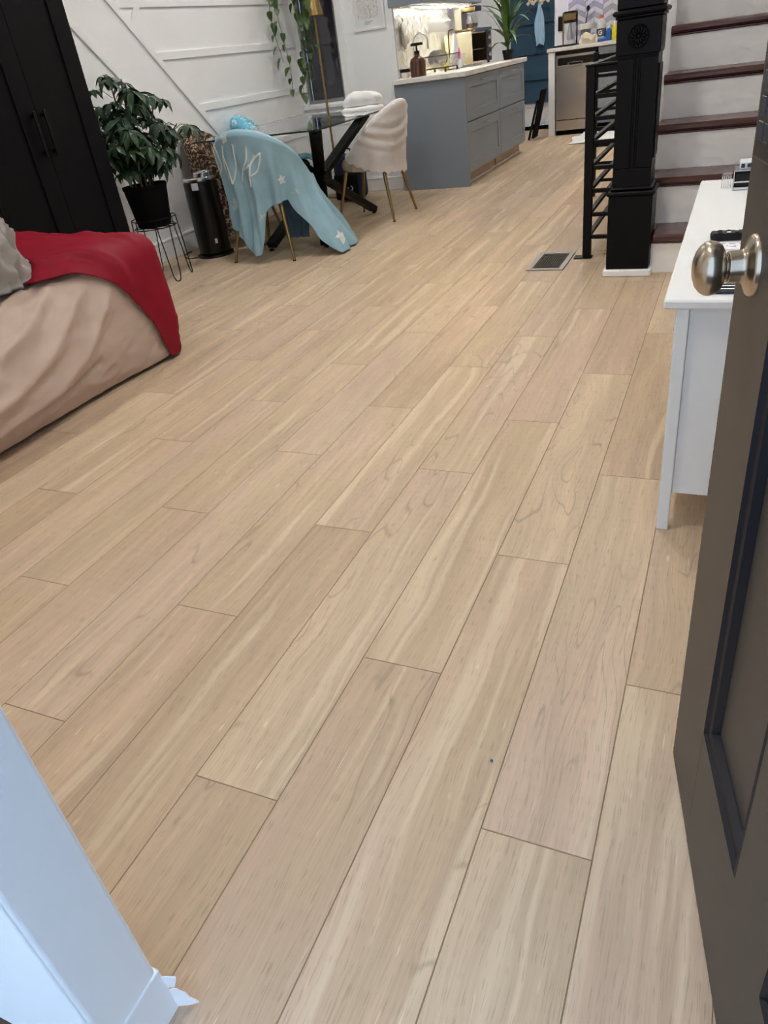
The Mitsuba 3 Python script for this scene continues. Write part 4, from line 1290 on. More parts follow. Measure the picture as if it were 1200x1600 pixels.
for a, b in ends:
    a, b = np.array(a), np.array(b)
    a[2], b[2] = max(a[2], 0.03), min(b[2], TZ - 0.030)
    lo, hi = (a, b) if a[2] < b[2] else (b, a)
    lg = part(tb, 'leg', cat(bar(lo, hub, 0.085, 0.045, bevel=0.004), bar(hub, hi, 0.085, 0.045, bevel=0.004)), 'black_steel')
    part(lg, 'foot_pad', lathe([(0, 0.0), (0.016, 0.0), (0.016, 0.014), (0, 0.014)], 16, (lo[0], lo[1], 0)), 'black_plastic', 30)
    part(lg, 'top_pad', lathe([(0, TZ - 0.026), (0.022, TZ - 0.026), (0.022, TZ - 0.0106), (0, TZ - 0.0106)], 20, (hi[0], hi[1], 0)), 'black_plastic', 30)
part(tb, 'hub', rbox(hub[0] - 0.07, hub[0] + 0.07, hub[1] - 0.07, hub[1] + 0.07, hub[2] - 0.05, hub[2] + 0.05, 0.012), 'black_steel', 30)

# folded towel on the table
tw_ = thing('folded_towel', 'folded white towel bundled on the far right of the glass table', 'towel')
tc = np.array([-2.875, 6.20])
for i, (dz, h, rx, ry, sd_, am) in enumerate([(0.0, 0.040, 0.165, 0.12, 31, 0.014), (0.036, 0.085, 0.145, 0.10, 33, 0.045)]):
    part(tw_, 'fold', heap((tc[0] + 0.012 * i, tc[1] + 0.01 * i, TZ + 0.001 + dz), (rx, ry), h, sd_, am, 90, 0.6), 'towel_white', True)

# navy backpack behind the table
bp = thing('backpack', 'navy and black backpack with a small white mark on the floor behind the glass table', 'backpack')
bx_, by_ = -3.335, 6.74
part(bp, 'body', rbox(bx_ - 0.15, bx_ + 0.15, by_ - 0.09, by_ + 0.09, 0.004, 0.40, 0.07), 'navy_cloth', 40)
part(bp, 'pocket', rbox(bx_ - 0.12, bx_ + 0.12, by_ - 0.135, by_ - 0.092, 0.02, 0.24, 0.02), 'black_soft', 40)
part(bp, 'strap', tube([(bx_ + 0.04 * math.cos(a) , by_ + 0.0, 0.40 + 0.045 * math.sin(a)) for a in np.linspace(0, PI, 12)], 0.007, 8), 'black_soft', True)
part(bp, 'mark', tube([(bx_ + 0.02, by_ - 0.138, 0.13), (bx_ + 0.035, by_ - 0.138, 0.105), (bx_ + 0.06, by_ - 0.138, 0.10), (bx_ + 0.075, by_ - 0.138, 0.125), (bx_ + 0.055, by_ - 0.138, 0.14)], 0.006, 6), 'fleece_white', True, label='small white curved mark')

# ------------------------------------------------------------------ floor lamp and hanging vine by the window
fl = thing('floor_lamp', 'slim brass floor lamp with a cone shade in front of the window', 'floor lamp')
lx, ly = -3.60, 6.98
part(fl, 'base', lathe([(0, 0.0), (0.125, 0.0), (0.128, 0.005), (0.125, 0.016), (0.05, 0.022), (0, 0.024)], 40, (lx, ly, 0)), 'brass', 30)
part(fl, 'pole', tube([(lx, ly, 0.02), (lx, ly, 0.8), (lx, ly, 1.50), (lx, ly - 0.0, 1.66)], 0.0105, 12), 'brass', True)
part(fl, 'shade', lathe([(0.092, 1.505), (0.094, 1.505), (0.055, 1.70), (0.018, 1.715), (0.0, 1.715), (0.0, 1.712), (0.053, 1.697), (0.092, 1.505)], 40, (lx - 0.005, ly - 0.0, 0)), 'brass', 40)

vn = thing('hanging_vine', 'trailing green vine hanging from above beside the window', 'plant')
VL = []
for L_, W_, sd_ in ((0.075, 0.028, 1), (0.09, 0.033, 2), (0.06, 0.024, 3)):
    m = leaflet(L_, W_, 0.35, 6)
    v = np.array(m.vertices)
    t = np.clip(v[:, 0] / L_, 0, 1)
    v[:, 1] *= 0.75 + 0.6 * (1 - t) ** 2
    v[:, 0] -= 0.012 * (np.abs(v[:, 1]) / W_) * (1 - t) ** 2
    m.vertices = v
    VL.append(mikit.ply(m, 'leaf_vine', True))
strands = [((-3.70, 6.62, 2.05), (-3.76, 6.60, 0.93), 13), ((-3.76, 6.60, 2.05), (-3.82, 6.62, 1.18), 10), ((-3.62, 6.72, 2.05), (-3.70, 6.80, 0.90), 18), ((-3.56, 6.74, 2.05), (-3.62, 6.86, 1.0), 16), ((-3.66, 6.70, 2.05), (-3.74, 6.88, 1.1), 14), ((-3.60, 6.68, 2.05), (-3.55, 6.86, 1.25), 10)]
vr = np.random.default_rng(5)
nv_ = 0
for a, b, n in strands:
    a, b = np.array(a), np.array(b)
    pts = [a + (b - a) * t + 0.025 * np.array([math.sin(7 * t + a[0] * 30), math.cos(6 * t + a[1] * 20), 0]) * min(1, 3 * t) for t in np.linspace(0, 1, 24)]
    part(vn, 'stem', tube(pts, 0.0022, 5), 'leaf_vine', True)
    for i in range(n):
        t = (i + 0.5) / n
        p = a + (b - a) * t + 0.025 * np.array([math.sin(7 * t + a[0] * 30), math.cos(6 * t + a[1] * 20), 0]) * min(1, 3 * t)
        az = vr.uniform(0, 360)
        tw = T().translate(p.tolist()).rotate([0, 0, 1], az).translate([0.012, 0, 0]).rotate([0, 1, 0], vr.uniform(30, 80)).scale(vr.uniform(0.8, 1.2))
        part(vn, 'leaf', VL[nv_ % 3], None, to_world=tw)
        nv_ += 1
hp = thing('hanging_planter', 'white hanging planter that holds the trailing vine near the ceiling', 'planter')
part(hp, 'bowl', lathe([(0, 2.02), (0.07, 2.02), (0.11, 2.10), (0.115, 2.18), (0.105, 2.18), (0.09, 2.12), (0, 2.11)], 30, (-3.65, 6.68, 0)), 'white_ceramic', 40)
for k in range(3):
    a = k * 2 * PI / 3
    part(hp, 'cord', tube([(-3.65 + 0.11 * math.cos(a), 6.68 + 0.11 * math.sin(a), 2.18), (-3.65, 6.68, CEIL)], 0.002, 5), 'cream_cloth')

# picture on the dining wall
pc = thing('framed_picture', 'white framed line drawing hung between window and kitchen', 'picture')
q0, q1, qz0, qz1 = -3.305, -2.985, 1.335, 1.78
for b in (box(q0, q0 + 0.022, YD - 0.022, YD - 0.001, qz0, qz1, 0.002), box(q1 - 0.022, q1, YD - 0.022, YD - 0.001, qz0, qz1, 0.002), box(q0 + 0.022, q1 - 0.022, YD - 0.022, YD - 0.001, qz0, qz0 + 0.022, 0.002), box(q0 + 0.022, q1 - 0.022, YD - 0.022, YD - 0.001, qz1 - 0.022, qz1, 0.002)):
    part(pc, 'frame_side', b, 'white_plastic')
part(pc, 'mat_board', box(q0 + 0.022, q1 - 0.022, YD - 0.012, YD - 0.008, qz0 + 0.022, qz1 - 0.022), 'white_furniture')
part(pc, 'print', box(q0 + 0.06, q1 - 0.06, YD - 0.0132, YD - 0.0121, qz0 + 0.085, qz1 - 0.06), 'sketch_print', label='grey line sketch')
for k in range(3):
    part(pc, 'caption_line', box(q0 + 0.12, q1 - 0.12 - 0.015 * k, YD - 0.0130, YD - 0.0121, qz0 + 0.066 - 0.010 * k, qz0 + 0.070 - 0.010 * k), 'steel_frame')

# ------------------------------------------------------------------ kitchen, left run
WT = 0.93
KF = -2.25


def shaker(x, y0, y1, z0, z1, fr=0.075, axis='x'):
    """A framed front: frame and recessed panel, facing +x (axis 'x') or -y (axis 'y', where y0..y1 is along x and x is the front's y)."""
    d = 0.02
    if axis == 'x':
        f = [box(x - d, x, y0, y0 + fr, z0, z1, 0.002), box(x - d, x, y1 - fr, y1, z0, z1, 0.002), box(x - d, x, y0 + fr, y1 - fr, z0, z0 + fr, 0.002), box(x - d, x, y0 + fr, y1 - fr, z1 - fr, z1, 0.002)]
        p = box(x - d, x - 0.009, y0 + fr, y1 - fr, z0 + fr, z1 - fr)
    else:
        f = [box(y0, y0 + fr, x, x + d, z0, z1, 0.002), box(y1 - fr, y1, x, x + d, z0, z1, 0.002), box(y0 + fr, y1 - fr, x, x + d, z0, z0 + fr, 0.002), box(y0 + fr, y1 - fr, x, x + d, z1 - fr, z1, 0.002)]
        p = box(y0 + fr, y1 - fr, x + 0.009, x + d, z0 + fr, z1 - fr)
    return cat(f), p


def cup_handle(x, y, z, w=0.10):
    return cat(tube([(x + 0.003, y - w / 2, z), (x + 0.022, y - w / 2, z), (x + 0.026, y - w / 2 + 0.006, z), (x + 0.026, y + w / 2 - 0.006, z), (x + 0.022, y + w / 2, z), (x + 0.003, y + w / 2, z)], 0.0045, 8))


for i, (y0, y1, lab) in enumerate([(7.02, 8.135, 'grey shaker drawer unit nearest the dining table, its plain end panel facing the chairs'), (8.14, 9.16, 'grey shaker drawer unit beside the back door')]):
    k = thing('drawer_cabinet', lab, 'cabinet', 'grey drawer units under the worktop')
    part(k, 'carcass', box(XK + 0.002, KF - 0.022, y0 + (0.0215 if i == 0 else 0), y1, 0.10, WT - 0.041), 'cabinet_grey')
    part(k, 'toe_kick', box(KF - 0.09, KF - 0.075, y0 + 0.03, y1, 0.0, 0.0995), 'toe_wood', label='tan toe kick under the drawers')
    part(k, 'toe_trim', box(KF - 0.074, KF - 0.062, y0 + 0.03, y1, 0.0, 0.02, 0.003), 'trim_paint')
    if i == 0:
        part(k, 'end_panel', box(XK + 0.002, KF, y0, y0 + 0.021, 0.0, WT - 0.041, 0.002), 'cabinet_grey')
    for z0, z1 in ((0.535, 0.882), (0.115, 0.525)):
        f, p = shaker(KF, y0 + (0.025 if i == 0 else 0.003), y1 - 0.003, z0, z1, 0.085)
        dk = part(k, 'drawer', f, 'cabinet_grey')
        part(dk, 'panel', p, 'cabinet_grey')
        part(dk, 'handle', cup_handle(KF, (y0 + y1) / 2, z1 - 0.045, 0.16), 'cabinet_grey', 40)
single('worktop', cat(box(XK + 0.002, KF + 0.025, 6.985, 9.20, WT - 0.04, WT, 0.005)), 'worktop_white', 'pale marbled worktop with the lit appliances on it', 'worktop')

# chevron tiles
def chevron(plane, fixed, a0, a1, z0, z1, holder, second, hw=0.11, h=0.062, rise=0.055, thick=0.008):
    """Slanted tiles in zigzag columns on a wall: a runs along the wall."""
    n = 0
    from shapely.geometry import Polygon, box as sbox
    frame = sbox(a0, z0, a1, z1)
    c = 0
    a = a0
    while a < a1:
        up = 1 if c % 2 == 0 else -1
        zb = z0 - 0.12
        r = 0
        while zb < z1:
            g = 0.0022
            A, B = a + g, a + hw - g
            zl, zr = (zb, zb + rise) if up > 0 else (zb + rise, zb)
            poly = Polygon([(A, zl + g), (B, zr + g), (B, zr + h - g), (A, zl + h - g)]).intersection(frame)
            if poly.area > 1.5e-4 and poly.geom_type == 'Polygon':
                m = trimesh.creation.extrude_polygon(poly, thick, engine='earcut')
                v = np.array(m.vertices)
                if plane == 'x':
                    m.vertices = np.stack([fixed + v[:, 2], v[:, 0], v[:, 1]], 1)
                else:
                    m.vertices = np.stack([v[:, 0], fixed - v[:, 2], v[:, 1]], 1)
                if m.volume < 0:
                    m.invert()
                part(holder, 'tile', m, second if (r + c // 2) % 2 else 'tile_white')
                n += 1
            zb += h
            r += 1
        a += hw
        c += 1
    return n


UZ = 1.468
part('wall_kitchen', 'grout', box(XK, XK + 0.003, YD + 0.005, 8.86, WT + 0.001, UZ + 0.1), 'grout')
chevron('x', XK + 0.0031, YD + 0.005, 8.86, WT + 0.001, UZ, 'wall_kitchen', 'tile_cream')

uc = thing('wall_cabinet', 'grey wall cabinet over the lit worktop', 'cabinet')
UF = -2.60
part(uc, 'carcass', box(XK + 0.002, UF - 0.022, 7.06, 8.84, UZ, 2.25, 0.002), 'cabinet_grey')
for a, b in ((7.062, 7.65), (7.654, 8.24), (8.244, 8.838)):
    f, p = shaker(UF, a, b, UZ + 0.002, 2.248, 0.07)
    dk = part(uc, 'door', f, 'cabinet_grey')
    part(dk, 'panel', p, 'cabinet_grey')
ls = thing('under_cabinet_light', 'warm glowing light strip under the grey wall cabinet', 'light strip')
part(ls, 'channel', box(UF - 0.16, UF - 0.13, 7.20, 8.82, UZ - 0.010, UZ - 0.001, 0.002), 'trim_paint')
e = box(UF - 0.157, UF - 0.133, 7.205, 8.815, UZ - 0.0145, UZ - 0.0105)
part(ls, 'strip', e, 'white_plastic', emitter={'type': 'area', 'radiance': rgb([560, 370, 140])})

# things on the left worktop
def at_wt(m, x, y):
    return move(m, x, y, WT + 0.0008)


k = thing('soap_dispenser', 'amber glass pump bottle at the near end of the lit worktop', 'soap dispenser')
sx_, sy_ = -2.72, 7.15
part(k, 'bottle', at_wt(lathe([(0, 0), (0.066, 0), (0.070, 0.006), (0.070, 0.115), (0.060, 0.138), (0.026, 0.158), (0.022, 0.172), (0, 0.172)], 32), sx_, sy_), 'amber', 30)
part(k, 'pump', at_wt(cat(lathe([(0, 0.1722), (0.024, 0.1722), (0.024, 0.196), (0.008, 0.20), (0.008, 0.236), (0, 0.236)], 20), box(-0.05, 0.06, -0.014, 0.014, 0.2365, 0.258, 0.005)), sx_, sy_), 'black_plastic', 30)
k = thing('mug', 'small white mug with a black band beside the amber pump bottle', 'mug')
part(k, 'cup', at_wt(lathe([(0, 0), (0.036, 0), (0.042, 0.01), (0.044, 0.085), (0.041, 0.085), (0.038, 0.012), (0, 0.010)], 28), -2.86, 7.19), 'white_ceramic', 40)
part(k, 'band', at_wt(lathe([(0.0445, 0.045), (0.0450, 0.045), (0.0454, 0.072), (0.0447, 0.072)], 28), -2.86, 7.19), 'black_plastic', 40)
part(k, 'handle', at_wt(tube([(0.044 + 0.022 * math.sin(a), 0, 0.045 + 0.024 * math.cos(a)) for a in np.linspace(0.1, PI - 0.1, 9)], 0.004, 8), -2.86, 7.19), 'white_ceramic', True)
k = thing('oven_mitt', 'grey oven mitt hanging on the lit tiled wall', 'oven mitt')
part(k, 'mitt', cat(ell(XK + 0.035, 7.30, 1.31, 0.016, 0.062, 0.05), ell(XK + 0.035, 7.30, 1.235, 0.018, 0.055, 0.085), ell(XK + 0.037, 7.375, 1.235, 0.014, 0.024, 0.045)), 'cloth_grey', True)
part(k, 'loop', tube([(XK + 0.032, 7.30, 1.36), (XK + 0.030, 7.305, 1.385), (XK + 0.03, 7.295, 1.39), (XK + 0.032, 7.30, 1.36)], 0.003, 6), 'black_soft')
k = thing('faucet', 'slim chrome gooseneck faucet behind the amber pump bottle', 'faucet')
part(k, 'base', at_wt(lathe([(0, 0), (0.024, 0), (0.024, 0.01), (0.016, 0.03), (0, 0.03)], 24), -2.85, 7.42), 'steel_bright', 30)
part(k, 'spout', at_wt(tube([(0, 0, 0.03), (0, 0, 0.22)] + [(0.07 - 0.07 * math.cos(a), 0, 0.26 + 0.07 * math.sin(a)) for a in np.linspace(0, PI * 0.95, 12)] + [(0.14, 0, 0.20)], 0.009, 10), -2.85, 7.42), 'steel_bright', True)

k = thing('dish_rack', 'black wire dish rack with plates beside the amber pump bottle', 'dish rack')
rx0, rx1, ry0, ry1 = -2.84, -2.55, 7.46, 7.87
for z, ins in ((0.035, 0.03), (0.135, 0.0)):
    part(k, 'ring', at_wt(tube([(rx0 + ins, ry0 + ins, z), (rx1 - ins, ry0 + ins, z), (rx1 - ins, ry1 - ins, z), (rx0 + ins, ry1 - ins, z), (rx0 + ins, ry0 + ins, z)], 0.004, 6), 0, 0), 'black_steel')
for j in range(11):
    y = ry0 + 0.03 + (ry1 - ry0 - 0.06) * j / 10
    part(k, 'wire', at_wt(tube([(rx1, y, 0.135), (rx1 - 0.03, y, 0.035), (rx0 + 0.03, y, 0.035), (rx0, y, 0.135)], 0.0025, 5), 0, 0), 'black_steel')
for x in (rx0 + 0.03, rx1 - 0.03):
    for y in (ry0 + 0.03, ry1 - 0.03):
        part(k, 'foot', at_wt(lathe([(0, 0), (0.009, 0), (0.009, 0.033), (0, 0.033)], 12), x, y), 'black_plastic')
for j, lab in enumerate(['grey plate standing in the dish rack, nearest the pump bottle', 'grey plate standing in the middle of the dish rack', 'grey plate standing in the dish rack, farthest from the pump bottle']):
    pm = lathe([(0, 0), (0.042, 0), (0.070, 0.012), (0.0705, 0.015), (0.042, 0.004), (0, 0.004)], 30)
    rot(pm, 78, (1, 0, 0))
    single('plate', at_wt(move(pm, -2.695, 7.56 + 0.085 * j, 0.110), 0, 0), 'plate_grey', lab, 'plate', 40, 'plates in the dish rack')

k = thing('plastic_bag', 'white and pink plastic bag hanging from a chrome hook stand', 'bag')
u = np.linspace(0, 2 * PI, 37)[:-1]
rows_ = []
for t in np.linspace(0, 1, 20):
    r = 0.012 + 0.075 * t ** 0.8
    rows_.append([((r * 0.7) * math.cos(a) * (1 + 0.16 * math.sin(5 * a + 4 * t)), r * math.sin(a) * (1 + 0.14 * math.sin(4 * a + 2 * t)), 0.30 - 0.29 * t) for a in u])
bm = surface(np.array(rows_).transpose(1, 0, 2), True)
part(k, 'bag', at_wt(bm, -2.64, 7.99), 'white_plastic', True)
part(k, 'pink_print', at_wt(ell(0.045, -0.02, 0.12, 0.014, 0.022, 0.055, 2), -2.64, 7.99), 'pink', True, label='pink print on the bag')
hs = thing('hook_stand', 'chrome hook stand that holds the white and pink plastic bag', 'stand')
part(hs, 'rod', at_wt(tube([(0, 0, 0.004), (0, 0, 0.30), (0.012, -0.01, 0.325), (0.04, -0.03, 0.33), (0.07, -0.06, 0.325)], 0.005, 8), -2.72, 8.05), 'black_steel', True)
part(hs, 'base', at_wt(lathe([(0, 0), (0.04, 0), (0.04, 0.006), (0, 0.008)], 24), -2.72, 8.05), 'black_steel', 30)

# toaster oven with its door open
k = thing('toaster_oven', 'cream toaster oven with a black control side on the lit worktop', 'toaster oven')
bx0, bx1, by0, by1, bz0, bz1 = XK + 0.05, -2.58, 8.36, 9.06, WT + 0.018, WT + 0.292
oy1 = 8.86
part(k, 'shell', cat(box(bx0, bx1, by0, by0 + 0.012, bz0, bz1, 0.003), box(bx0, bx1, by0 + 0.0125, oy1, bz1 - 0.012, bz1, 0.003), box(bx0, bx1, by0 + 0.0125, oy1, bz0, bz0 + 0.012, 0.003), box(bx0, bx0 + 0.012, by0 + 0.0125, oy1, bz0 + 0.0125, bz1 - 0.0125)), 'cream_enamel')
part(k, 'control_panel', box(bx0, bx1 + 0.004, oy1 + 0.0005, by1, bz0, bz1, 0.006), 'black_plastic')
for j in range(3):
    kn = lathe([(0, 0.020), (0.020, 0.018), (0.023, 0.0), (0, 0.0)], 20)
    rot(kn, 90, (0, 1, 0))
    part(k, 'knob', move(kn, bx1 + 0.005, (oy1 + by1) / 2, bz0 + 0.06 + 0.078 * j), 'steel_bright', 40)
part(k, 'rack', cat([tube([(bx0 + 0.02, y, bz0 + 0.12), (bx1 - 0.01, y, bz0 + 0.12)], 0.002, 5) for y in np.linspace(by0 + 0.03, oy1 - 0.03, 12)]), 'steel_bright')
for x in (bx0 + 0.03, bx1 - 0.03):
    for y in (by0 + 0.03, by1 - 0.03):
        part(k, 'foot', move(lathe([(0, 0), (0.012, 0), (0.012, 0.017), (0, 0.017)], 12), x, y, WT + 0.0006), 'black_plastic')
single('white_cup', move(lathe([(0, 0), (0.030, 0), (0.042, 0.105), (0.039, 0.105), (0.028, 0.004), (0, 0.004)], 28), -2.66, 8.24, WT + 0.016), 'white_ceramic', 'white tapered cup standing on the grey tray before the toaster oven', 'cup', 40)
single('draining_tray', cat(box(-2.86, -2.48, 8.13, 8.345, WT + 0.001, WT + 0.015, 0.004), box(-2.86, -2.48, 8.13, 8.138, WT + 0.0155, WT + 0.026, 0.002), box(-2.488, -2.48, 8.1385, 8.345, WT + 0.0155, WT + 0.026, 0.002)), 'plate_grey', 'flat grey tray on the worktop before the cream toaster oven', 'tray')
single('sponge', rbox(-2.82, -2.73, 8.16, 8.22, WT + 0.0155, WT + 0.05, 0.012), 'yellow_plastic', 'yellow sponge on the grey tray beside the plastic bag', 'sponge', 40)
tz_ = bz1 + 0.001
single('serving_tray', cat(box(bx0 + 0.02, bx1 + 0.03, 8.40, 8.99, tz_, tz_ + 0.008, 0.002), box(bx1 + 0.02, bx1 + 0.03, 8.40, 8.99, tz_ + 0.0085, tz_ + 0.03, 0.003)), 'tray_blue', 'blue-grey tray lying on top of the toaster oven', 'tray')
k = thing('coffee_maker', 'black coffee maker with a glass jug on top of the toaster oven', 'coffee maker')
cz = tz_ + 0.0085
part(k, 'base', box(-2.84, -2.60, 8.62, 8.82, cz, cz + 0.022, 0.005), 'black_plastic')
part(k, 'tower', box(-2.84, -2.76, 8.62, 8.82, cz + 0.0225, cz + 0.215, 0.006), 'plate_grey')
part(k, 'head', box(-2.84, -2.60, 8.62, 8.82, cz + 0.1655, cz + 0.215, 0.008) if False else box(-2.7595, -2.60, 8.62, 8.82, cz + 0.168, cz + 0.215, 0.008), 'black_plastic')
part(k, 'jug', move(lathe([(0, 0), (0.052, 0), (0.060, 0.01), (0.062, 0.07), (0.045, 0.115), (0.043, 0.13), (0.041, 0.13), (0.043, 0.115), (0.059, 0.07), (0.057, 0.012), (0, 0.004)], 28), -2.68, 8.72, cz + 0.023), 'thin_glass', 30)
part(k, 'coffee', move(lathe([(0, 0.005), (0.055, 0.012), (0.057, 0.045), (0, 0.045)], 24), -2.68, 8.72, cz + 0.023), 'coffee', 30)
part(k, 'cord', tube([(-2.80, 8.83, cz + 0.18), (-2.76, 8.93, cz + 0.14), (-2.74, 9.02, cz + 0.06), (-2.75, 9.075, cz - 0.02), (-2.78, 9.085, cz - 0.12)], 0.006, 8), 'black_plastic', True)
for j, lab in enumerate(['stemmed glass hanging under the wall cabinet, nearest the dining wall', 'second stemmed glass hanging under the wall cabinet from the dining wall', 'third stemmed glass hanging under the wall cabinet from the dining wall', 'stemmed glass hanging under the wall cabinet, nearest the coffee maker']):
    gm = lathe([(0, 0.0), (0.036, -0.001), (0.036, -0.004), (0.004, -0.008), (0.004, -0.085), (0.03, -0.105), (0.040, -0.14), (0.036, -0.19), (0.034, -0.19), (0.038, -0.14), (0.028, -0.108), (0, -0.093)], 24)
    single('wine_glass', move(gm, -2.74, 7.66 + 0.16 * j, UZ - 0.022), 'thin_glass', lab, 'glass', 30, 'glasses hanging under the wall cabinet')
gr_ = thing('glass_rack', 'thin wire rack holding the hanging glasses under the wall cabinet', 'rack')
for j in range(5):
    part(gr_, 'wire', tube([(-2.88, 7.58 + 0.16 * j, UZ - 0.001), (-2.88, 7.58 + 0.16 * j, UZ - 0.026), (-2.74, 7.58 + 0.16 * j, UZ - 0.026), (-2.68, 7.58 + 0.16 * j, UZ - 0.026), (-2.68, 7.58 + 0.16 * j, UZ - 0.001)], 0.003, 6), 'steel_bright')

# spiky plant on the far end of the worktop
k = thing('dragon_plant', 'spiky green dragon plant at the far end of the grey worktop', 'plant')
dx_, dy_ = -2.40, 9.06
part(k, 'pot', at_wt(lathe([(0, 0), (0.045, 0), (0.062, 0.085), (0.064, 0.09), (0.058, 0.09), (0.054, 0.075), (0, 0.075)], 28), dx_, dy_), 'black_plastic', 40)
part(k, 'trunk', tube([(dx_, dy_, WT + 0.075), (dx_ + 0.008, dy_, WT + 0.17), (dx_ + 0.004, dy_ + 0.01, WT + 0.36)], [0.012, 0.011, 0.008], 10), 'leaf_spiky', True)
dr2 = np.random.default_rng(23)
for i in range(26):
    az = i * 2.39996
    z0 = WT + 0.10 + 0.30 * (i / 26)
    el = math.radians(dr2.uniform(20, 80))
    L_ = dr2.uniform(0.36, 0.66)
    n_ = 10
    V, F = [], []
    for j in range(n_ + 1):
        t = j / n_
        w = 0.027 * (1 - t) ** 0.7 * (0.6 + 0.8 * min(1, t * 4)) + 0.0006
        rr_ = L_ * t * math.cos(el)
        zz_ = z0 + L_ * t * math.sin(el) - 0.22 * (t ** 2.2) * math.cos(el) * L_ / 0.4
        zz_ = max(zz_, WT + 0.02)
        cx_, cy_ = dx_ + rr_ * math.cos(az), dy_ + rr_ * math.sin(az)
        px_, py_ = -math.sin(az), math.cos(az)
        V += [(cx_ - px_ * w, cy_ - py_ * w, zz_ + 0.3 * w), (cx_, cy_, zz_), (cx_ + px_ * w, cy_ + py_ * w, zz_ + 0.3 * w)]
    for j in range(n_):
        a, b = 3 * j, 3 * j + 3
        F += [(a, b, b + 1), (a, b + 1, a + 1), (a + 1, b + 1, b + 2), (a + 1, b + 2, a + 2)]
    V = np.array(V)
    V[:, 0] = np.maximum(V[:, 0], XK + 0.12)
    part(k, 'leaf', trimesh.Trimesh(V, np.array(F), process=False), 'leaf_spiky', True)

# ------------------------------------------------------------------ kitchen, far run
struct('wall_sink', box(-2.30, XR, 11.0, YB - 0.001, -0.05, CEIL), 'wall_paint', 'white wall with chevron tiles behind the far worktop', 'wall')
WF = 0.955
part('wall_sink', 'grout', box(-2.13, -1.25, 10.997, 11.0, WF + 0.001, 1.55), 'grout')
chevron('y', 10.9969, -2.13, -1.25, WF + 0.001, 1.55, 'wall_sink', 'tile_grey', 0.105, 0.055, 0.055)
part('wall_sink', 'end_panel', box(-2.245, -2.168, 10.36, 10.99, 0.0, 0.912, 0.003), 'trim_paint', label='white end panel beside the dishwasher')
single('far_worktop', box(-2.26, -0.2, 10.345, 10.996, WF - 0.04, WF, 0.005), 'worktop_white', 'white worktop over the dishwasher at the back of the kitchen', 'worktop')
dw = thing('dishwasher', 'stainless steel dishwasher with a black control strip under the far worktop', 'dishwasher')
w0, w1, wf = -2.160, -1.685, 10.375
part(dw, 'tub', box(w0 + 0.004, w1 - 0.004, wf + 0.03, 10.95, 0.09, 0.905), 'black_plastic')
part(dw, 'door', cat(box(w0 + 0.006, w1 - 0.006, wf, wf + 0.028, 0.175, 0.765, 0.004), box(w0 + 0.006, w1 - 0.006, wf, wf + 0.028, 0.842, 0.872, 0.003), box(w0 + 0.006, w0 + 0.026, wf, wf + 0.028, 0.7655, 0.8415, 0.002), box(w1 - 0.026, w1 - 0.006, wf, wf + 0.028, 0.7655, 0.8415, 0.002)), 'steel_brushed')
part(dw, 'control_strip', box(w0 + 0.027, w1 - 0.027, wf + 0.002, wf + 0.027, 0.766, 0.841), 'black_plastic')
part(dw, 'handle', cat(box(-1.99, -1.85, wf - 0.018, wf - 0.006, 0.742, 0.752, 0.003), box(-1.99, -1.85, wf - 0.018, wf - 0.006, 0.784, 0.792, 0.003), bar((-1.99, wf - 0.012, 0.747), (-2.005, wf - 0.012, 0.788), 0.012, 0.010), bar((-1.85, wf - 0.012, 0.747), (-1.835, wf - 0.012, 0.788), 0.012, 0.010)), 'plate_grey')
part(dw, 'kick_panel', box(w0 + 0.006, w1 - 0.006, wf + 0.004, wf + 0.026, 0.055, 0.168, 0.002), 'steel_brushed')
part(dw, 'top_gap', box(w0 + 0.002, w1 + 0.02, wf + 0.012, wf + 0.027, 0.876, 0.911), 'black_plastic')
part(dw, 'toe', box(w0, w1, wf + 0.05, wf + 0.07, 0.0, 0.0545), 'black_soft')
for i, (a, b, lab) in enumerate([(-1.655, -1.05, 'grey base cabinet right of the dishwasher, behind the railing'), (-1.045, -0.22, 'grey base cabinet at the far right of the back worktop')]):
    k = thing('base_cabinet', lab, 'cabinet')
    part(k, 'carcass', box(a, b, wf + 0.022, 10.95, 0.10, 0.912), 'cabinet_grey')
    part(k, 'toe_kick', box(a, b, wf + 0.07, wf + 0.08, 0.0, 0.0995), 'black_soft')
    f, p = shaker(wf, a + 0.003, b - 0.003, 0.735, 0.905, 0.055, 'y')
    d_ = part(k, 'drawer', f, 'cabinet_grey')
    part(d_, 'panel', p, 'cabinet_grey')
    m_ = (a + b) / 2
    for c, d in ((a + 0.003, m_ - 0.002), (m_ + 0.002, b - 0.003)):
        f, p = shaker(wf, c, d, 0.115, 0.728, 0.06, 'y')
        d_ = part(k, 'door', f, 'cabinet_grey')
        part(d_, 'panel', p, 'cabinet_grey')

# things on the far worktop
def at_far(m, x, y=10.62):
    return move(m, x, y, WF + 0.0008)


